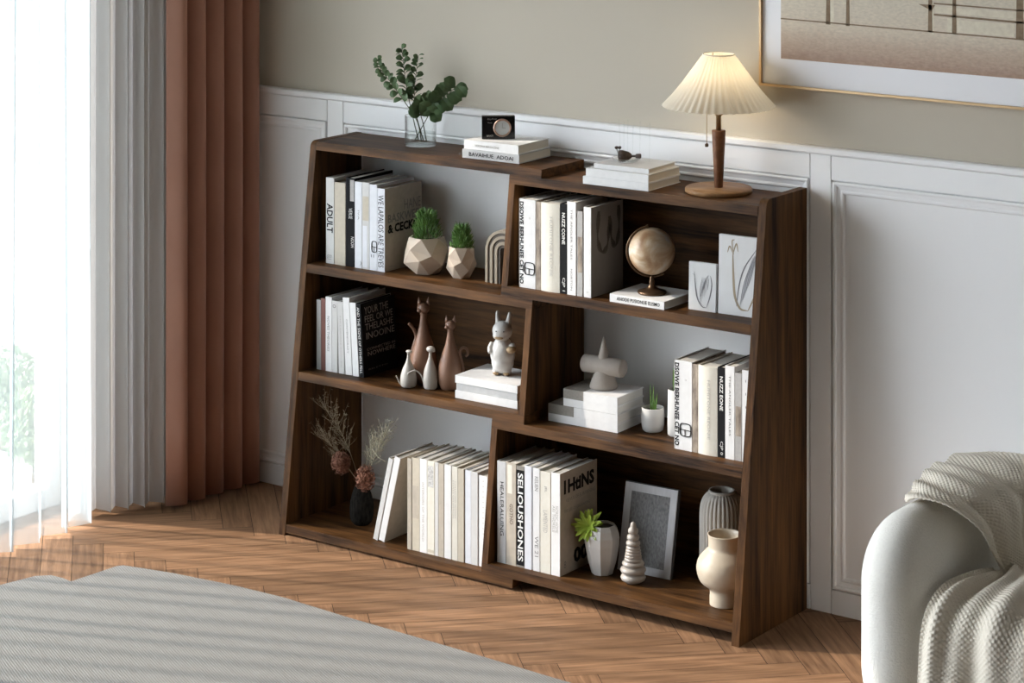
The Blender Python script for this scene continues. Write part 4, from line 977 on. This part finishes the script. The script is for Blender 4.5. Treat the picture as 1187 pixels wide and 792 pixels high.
# ------------------------------------------------------------------ curtains
def curtain(name, label, path, z0, z1, m, amp, wl, parent=None, hem=.0, group=None, cat='curtain', ph=0.0, pw=1.0, jit=.25, seed=1, thick=.0, step=.0035, lobes=False):
    """pleated cloth hanging along a plan path (x,y)"""
    rnd = random.Random(seed); P = smooth_path([(a, b_, 0) for a, b_ in path], 12)
    L = [0]
    for i in range(1, len(P)): L.append(L[-1]+(P[i]-P[i-1]).length)
    tot = L[-1]; n = int(tot/step); cols = []; j = 0
    wv = []; s = 0; phs = ph
    for i in range(n+1):
        s = tot*i/n
        while j < len(L)-2 and L[j+1] < s: j += 1
        u = (s-L[j])/max(1e-9, L[j+1]-L[j]); p = P[j].lerp(P[j+1], u); tg = (P[j+1]-P[j]).normalized(); nn = Vector((tg.y, -tg.x, 0))
        wv.append((p, nn, s))
    zs = [z0+(z1-z0)*k/14 for k in range(15)]
    bm = NB(); prev = None
    for (p, nn, s) in wv:
        col = []
        for zz in zs:
            fz = (zz-z0)/(z1-z0)
            ph2 = ph+2*PI*s/wl+jit*3*noise.noise(Vector((s*6, zz*.35, seed)))
            a = amp*(1+.35*noise.noise(Vector((s*9, seed, zz*.5))))*(1+.12*(1-fz))
            sn = math.sin(ph2); sn = math.copysign(abs(sn)**pw, sn)
            sx = .35*amp*math.sin(2*ph2)
            tgx, tgy = -nn.y, nn.x
            q_ = p+nn*a*sn+Vector((tgx, tgy, 0))*sx
            if lobes:
                sn = 2*abs(math.sin(ph2/2))**.75-1; q_ = p+nn*a*sn
            zz2 = zz
            if fz == 0: zz2 = z0+hem*(1-sn)*.5
            col.append(bm.verts.new((q_.x, q_.y, zz2)))
        if prev:
            for k in range(14): bm.faces.new((prev[k], col[k], col[k+1], prev[k+1]))
        prev = col
    o = obj(name, bm, m, parent, True)
    if thick:
        md = o.modifiers.new('s', 'SOLIDIFY'); md.thickness = thick; md.offset = 0
    if parent is None: tag(o, label, cat, group)
    return o
vel, nt, b = base('terracotta_velvet', .8)
b.inputs['Base Color'].default_value = (.38, .165, .110, 1); b.inputs['Sheen Weight'].default_value = .45; b.inputs['Sheen Roughness'].default_value = .4; b.inputs['Sheen Tint'].default_value = (.9, .6, .5, 1)
tc = N(nt, 'ShaderNodeTexCoord'); nz = N(nt, 'ShaderNodeTexNoise'); nz.inputs['Scale'].default_value = 6; nz.inputs['Detail'].default_value = 4; nt.links.new(tc.outputs['Object'], nz.inputs[0])
mx = N(nt, 'ShaderNodeMix', data_type='RGBA'); mx.inputs['A'].default_value = (.38, .185, .130, 1); mx.inputs['B'].default_value = (.50, .265, .190, 1); nt.links.new(nz.outputs[0], mx.inputs['Factor']); nt.links.new(mx.outputs['Result'], b.inputs['Base Color'])
curtain('velvet_curtain', 'terracotta velvet drape hanging in deep folds in the corner by the wainscot', [(-.400, -.352), (-.392, -.25), (-.378, -.12), (-.368, -.006)], .012, 2.70, vel, .024, .0705, ph=.15, jit=.05, seed=3, thick=.003, hem=-.008, step=.002, lobes=True)
def sheer(name, col, tf, tr_, face):
    m = bpy.data.materials.new(name); m.use_nodes = True; nt = m.node_tree
    t_ = N(nt, 'ShaderNodeBsdfTransparent'); d_ = N(nt, 'ShaderNodeBsdfDiffuse'); d_.inputs[0].default_value = (*col, 1); l_ = N(nt, 'ShaderNodeBsdfTranslucent'); l_.inputs[0].default_value = (*col, 1)
    m1 = N(nt, 'ShaderNodeMixShader'); m1.inputs[0].default_value = tr_; nt.links.new(d_.outputs[0], m1.inputs[1]); nt.links.new(l_.outputs[0], m1.inputs[2])
    lw = N(nt, 'ShaderNodeLayerWeight'); lw.inputs[0].default_value = .35
    mr = N(nt, 'ShaderNodeMapRange'); mr.inputs['To Min'].default_value = 1-tf; mr.inputs['To Max'].default_value = face; nt.links.new(lw.outputs['Facing'], mr.inputs[0])
    m2 = N(nt, 'ShaderNodeMixShader'); nt.links.new(mr.outputs[0], m2.inputs[0]); nt.links.new(t_.outputs[0], m2.inputs[1]); nt.links.new(m1.outputs[0], m2.inputs[2])
    nt.links.new(m2.outputs[0], nt.nodes['Material Output'].inputs[0]); return m
SH1 = sheer('sheer_voile', (.70, .77, .80), .58, .34, 1.0); SH2 = sheer('dense_voile', (.66, .64, .63), .06, .3, 1.0)
Gs = 'white voile curtains across the window'
curtain('sheer_curtain', 'thin white voile curtain glowing in front of the window at the left edge', [(-.600, -.515), (-.560, -.585), (-.490, -.615), (-.480, -.80), (-.50, -1.3), (-.50, -2.2), (-.50, -3.4), (-.50, -4.95)], .008, 2.70, SH1, .030, .095, jit=.5, seed=5, hem=.006, group=Gs, step=.006)
curtain('sheer_curtain', 'gathered denser grey-white voile between the glowing curtain and the terracotta drape', [(-.560, -.560), (-.520, -.500), (-.490, -.430), (-.455, -.360), (-.470, -.25), (-.50, -.12)], .010, 2.70, SH2, .020, .060, jit=.6, seed=9, hem=.006, group=Gs, step=.003)

# ------------------------------------------------------------------ rug
edge = [(-.2946, -1.0984), (-.2736, -.9967), (-.2440, -.9660), (-.2000, -.9640), (-.1654, -.9691), (-.1600, -.89), (-.1558, -.8126), (-.1459, -.7968), (.0037, -.7651), (.197, -.7416), (.3627, -.7350), (.5899, -.7500), (.8087, -.7580), (1.0291, -.7672), (1.2459, -.7790), (1.7, -.79), (2.4, -.80), (2.4, -2.6), (-.30, -2.6)]
bm = NB(); prism(bm, edge[::-1], 'z', .0008, .008, .0015)
rm, nt, b = base('grey_woven_rug', .95)
tc = N(nt, 'ShaderNodeTexCoord'); mp = N(nt, 'ShaderNodeMapping'); mp.inputs['Scale'].default_value = (1, 1, 1); mp.inputs['Rotation'].default_value = (0, 0, .5); nt.links.new(tc.outputs['Object'], mp.inputs[0])
w1 = N(nt, 'ShaderNodeTexWave'); w1.inputs['Scale'].default_value = 62; w1.inputs['Distortion'].default_value = .8; w1.inputs['Detail'].default_value = 2; w1.inputs['Detail Scale'].default_value = 3; nt.links.new(mp.outputs[0], w1.inputs[0])
w2 = N(nt, 'ShaderNodeTexWave', bands_direction='Y'); w2.inputs['Scale'].default_value = 48; w2.inputs['Distortion'].default_value = .8; nt.links.new(mp.outputs[0], w2.inputs[0])
ad = N(nt, 'ShaderNodeMath', operation='MULTIPLY'); nt.links.new(w1.outputs['Fac'], ad.inputs[0]); nt.links.new(w2.outputs['Fac'], ad.inputs[1])
cr = N(nt, 'ShaderNodeValToRGB'); e = cr.color_ramp.elements; e[0].color = (.195, .190, .182, 1); e[1].color = (.315, .307, .292, 1); e[0].position = .0; e[1].position = .6
nt.links.new(ad.outputs[0], cr.inputs[0]); nt.links.new(cr.outputs[0], b.inputs['Base Color'])
bp = N(nt, 'ShaderNodeBump'); bp.inputs['Strength'].default_value = .5; bp.inputs['Distance'].default_value = .002; nt.links.new(ad.outputs[0], bp.inputs['Height']); nt.links.new(bp.outputs[0], b.inputs['Normal'])
o = obj('rug', bm, rm); tag(o, 'grey woven flat rug with wavy left edge on the herringbone floor', 'rug')

# ------------------------------------------------------------------ sofa
BOU = mat('cream_boucle', (.88, .855, .79), .95, bump=.9, bs=260, var=.12, vs=200, sheen=.2)
sf = thing('sofa', 'cream boucle sofa with rounded arm at the lower right corner', 'sofa', (2.0, -.40, 0))
def local(bm, dx=-2.0, dy=.40): bmesh.ops.translate(bm, vec=(dx, dy, 0), verts=bm.verts[:]); return bm
def softbox(x0, x1, y0, y1, z0, z1, rr, sub=5):
    bm = NB(); bmesh.ops.create_cube(bm, size=1)
    bmesh.ops.subdivide_edges(bm, edges=bm.edges[:], cuts=24, use_grid_fill=True)
    cx, cy, cz = (x0+x1)/2, (y0+y1)/2, (z0+z1)/2; hx, hy, hz = (x1-x0)/2, (y1-y0)/2, (z1-z0)/2
    rx_, ry_, rz_ = rr
    for v in bm.verts:
        p = Vector((v.co.x*2*hx, v.co.y*2*hy, v.co.z*2*hz))
        c = Vector((max(-hx+rx_, min(hx-rx_, p.x)), max(-hy+ry_, min(hy-ry_, p.y)), max(-hz+rz_, min(hz-rz_, p.z))))
        d = Vector(((p.x-c.x)/rx_, (p.y-c.y)/ry_, (p.z-c.z)/rz_))
        m_ = max(abs(d.x), abs(d.y), abs(d.z))
        if m_ > 1e-6:
            l = d.length; d = d*(m_/l)
        v.co = (cx+c.x+d.x*rx_, cy+c.y+d.y*ry_, cz+c.z+d.z*rz_)
    return bm
bm = softbox(1.985, 2.170, -.735, -.06, .03, .508, (.091, .14, .15)); obj('arm', local(bm), BOU, sf, True)
bm = softbox(3.55, 3.735, -.735, -.06, .03, .508, (.091, .14, .15)); obj('arm', local(bm), BOU, sf, True)
bm = softbox(2.150, 3.56, -.230, -.045, .05, .525, (.06, .088, .10)); obj('backrest', local(bm), BOU, sf, True)
bm = softbox(2.160, 3.55, -.690, -.22, .04, .27, (.04, .05, .05)); obj('seat_base', local(bm), BOU, sf, True)
bm = softbox(2.172, 3.545, -.700, -.235, .22, .335, (.05, .05, .05)); obj('seat_cushion', local(bm), BOU, sf, True)

# knitted throw
kn, nt, b = base('waffle_knit', .95); b.inputs['Base Color'].default_value = (.70, .64, .54, 1); b.inputs['Sheen Weight'].default_value = .2
KN = kn
def sheet(rows, nu, nv, rip, seed, cell=.0054, depth=.0030, ripn=None):
    """rows: list of control polylines (each list of points across); bicubic grid with ripples and real waffle relief"""
    R = [smooth_path(r, 16) for r in rows]; m = len(R[0]); cols = []
    G_ = []
    for j in range(m): G_.append(smooth_path([R[i][j] for i in range(len(R))], 16))
    def at(u, v):
        a = u*(m-1); j = min(int(a), m-2); fa = a-j; b_ = v*(len(G_[0])-1); i = min(int(b_), len(G_[0])-2); fb = b_-i
        return (G_[j][i].lerp(G_[j][i+1], fb)).lerp(G_[j+1][i].lerp(G_[j+1][i+1], fb), fa)
    Pg = [[at(a/nu, c/nv) for a in range(nu+1)] for c in range(nv+1)]
    # arc lengths for an even weave
    LU = [0]; mid = Pg[nv//2]
    for a in range(1, nu+1): LU.append(LU[-1]+(mid[a]-mid[a-1]).length)
    LV = [0]
    for c in range(1, nv+1): LV.append(LV[-1]+(Pg[c][nu//2]-Pg[c-1][nu//2]).length)
    def nrm(a, c):
        du = Pg[c][min(a+1, nu)]-Pg[c][max(a-1, 0)]; dv = Pg[min(c+1, nv)][a]-Pg[max(c-1, 0)][a]; n_ = dv.cross(du)
        return n_.normalized() if n_.length > 1e-12 else Vector((0, 0, 1))
    Q = [[Pg[c][a]+nrm(a, c)*rip(a/nu, c/nv) for a in range(nu+1)] for c in range(nv+1)]
    Pg2 = Q
    bm = NB(); prev = None
    for c in range(nv+1):
        line = []
        for a in range(nu+1):
            du = Pg2[c][min(a+1, nu)]-Pg2[c][max(a-1, 0)]; dv = Pg2[min(c+1, nv)][a]-Pg2[max(c-1, 0)][a]; n_ = dv.cross(du); n_ = n_.normalized() if n_.length > 1e-12 else Vector((0, 0, 1))
            uu = LU[a]/cell; vv = LV[c]/cell
            h = depth*(abs(math.sin(PI*(uu+vv)*.5))*abs(math.sin(PI*(uu-vv)*.5)))**.6
            line.append(bm.verts.new(Pg2[c][a]+n_*h))
        if prev:
            for a in range(nu): bm.faces.new((prev[a], prev[a+1], line[a+1], line[a]))
        prev = line
    return bm
# over the arm and down to the crease
rowsA = [[(2.030, -.520, .490), (2.010, -.44, .515), (2.000, -.35, .520), (2.000, -.22, .520)],
         [(2.078, -.575, .510), (2.080, -.48, .524), (2.080, -.36, .527), (2.080, -.20, .530)],
         [(2.140, -.565, .502), (2.150, -.48, .510), (2.155, -.36, .518), (2.165, -.20, .528)],
         [(2.186, -.525, .460), (2.192, -.45, .472), (2.205, -.34, .490), (2.225, -.24, .505)],
         [(2.204, -.490, .405), (2.212, -.44, .412), (2.228, -.36, .430), (2.255, -.28, .445)],
         [(2.232, -.470, .350), (2.240, -.43, .360), (2.26, -.37, .378), (2.30, -.30, .395)]]
rowsA = [[(x+.016, y, z-(.008 if i > 3 else 0)) for x, y, z in rr] for i, rr in enumerate(rowsA)]
def ripA(u, v): return .016+.010*math.sin(u*13+v*3)*(.3+v)+.004*math.sin(u*29+v*7)
def ripB(u, v): return .024+.014*math.sin(u*17-v*2.0+.6)*(.35+.65*v)+.006*math.sin(u*37+v*5)
rowsB = [[(2.205, -.48, .345), (2.235, -.45, .352), (2.27, -.41, .352), (2.33, -.35, .350)],
         [(2.192, -.57, .352), (2.260, -.53, .355), (2.36, -.48, .355), (2.48, -.43, .350)],
         [(2.178, -.645, .345), (2.275, -.635, .352), (2.42, -.61, .352), (2.60, -.57, .350)],
         [(2.170, -.705, .300), (2.280, -.708, .315), (2.44, -.708, .32), (2.62, -.70, .32)],
         [(2.164, -.722, .200), (2.285, -.725, .20), (2.45, -.725, .20), (2.63, -.71, .20)],
         [(2.160, -.725, .080), (2.29, -.728, .08), (2.46, -.728, .08), (2.64, -.715, .08)]]
rowsB = [[(x+(.024 if i == 0 else .016 if i == 1 else .004), y, z-(.006 if i == 0 else 0)) for x, y, z in rr] for i, rr in enumerate(rowsB)]
tw = thing('throw_blanket', 'beige waffle-knit throw draped over the sofa arm and seat', 'blanket', (0, 0, 0))
bm = sheet(rowsA, 230, 200, ripA, 1); o = obj('upper_fold', bm, KN, tw, True); o.modifiers.new('s', 'SOLIDIFY').thickness = -.004
bm = sheet(rowsB, 260, 280, ripB, 2); o = obj('lower_fold', bm, KN, tw, True); o.modifiers.new('s', 'SOLIDIFY').thickness = -.004

# ------------------------------------------------------------------ light
wd = bpy.data.worlds.new('sky'); S.world = wd; wd.use_nodes = True; bg = wd.node_tree.nodes['Background']
bg.inputs[0].default_value = (.82, .95, 1.0, 1); bg.inputs[1].default_value = .90
sun = bpy.data.lights.new('sun', 'SUN'); sun.energy = 8.8; sun.angle = math.radians(1.3); sun.color = (1.0, .90, .78)
sk = bpy.data.lights.new('sky_glow', 'SUN'); sk.energy = 12.0; sk.angle = math.radians(58); sk.color = (.86, .92, 1.0)
ko = bpy.data.objects.new('sky_glow', sk); C.objects.link(ko); ko.rotation_euler = Vector((.85, .42, -.32)).to_track_quat('-Z', 'Y').to_euler(); ko.location = (-5, -3, 3)
so = bpy.data.objects.new('sun', sun); C.objects.link(so)
dirv = Vector((.928, .372, -.72)); so.rotation_euler = dirv.to_track_quat('-Z', 'Y').to_euler(); so.location = (-5, -3, 4)
po = bpy.data.lights.new('window_portal', 'AREA'); po.shape = 'RECTANGLE'; po.size = abs(WY0-WY1); po.size_y = WZ; po.cycles.is_portal = True
pp = bpy.data.objects.new('window_portal', po); C.objects.link(pp); pp.location = (X0-.10, (WY0+WY1)/2, WZ/2)
pp.rotation_euler = Vector((1, 0, 0)).to_track_quat('-Z', 'Z').to_euler()

# ------------------------------------------------------------------ camera
cam = bpy.data.cameras.new('camera'); co = bpy.data.objects.new('camera', cam); C.objects.link(co); S.camera = co
co.location = (4.636, -5.619, 2.2222); co.rotation_euler = (PI/2, 0, .6278)
cam.sensor_fit = 'HORIZONTAL'; cam.sensor_width = 36; cam.lens = 36*2913.2/1187
cam.shift_y = -(396+305.97)/1187; cam.shift_x = 0; cam.clip_end = 60
S.view_settings.view_transform = 'Standard'; S.view_settings.look = 'None'; S.view_settings.gamma = 1; S.view_settings.use_curve_mapping = False
S.view_settings.exposure = .34
S.cycles.use_denoising = True
S.cycles.max_bounces = 10; S.cycles.diffuse_bounces = 6; S.cycles.transparent_max_bounces = 24; S.cycles.sample_clamp_indirect = 6
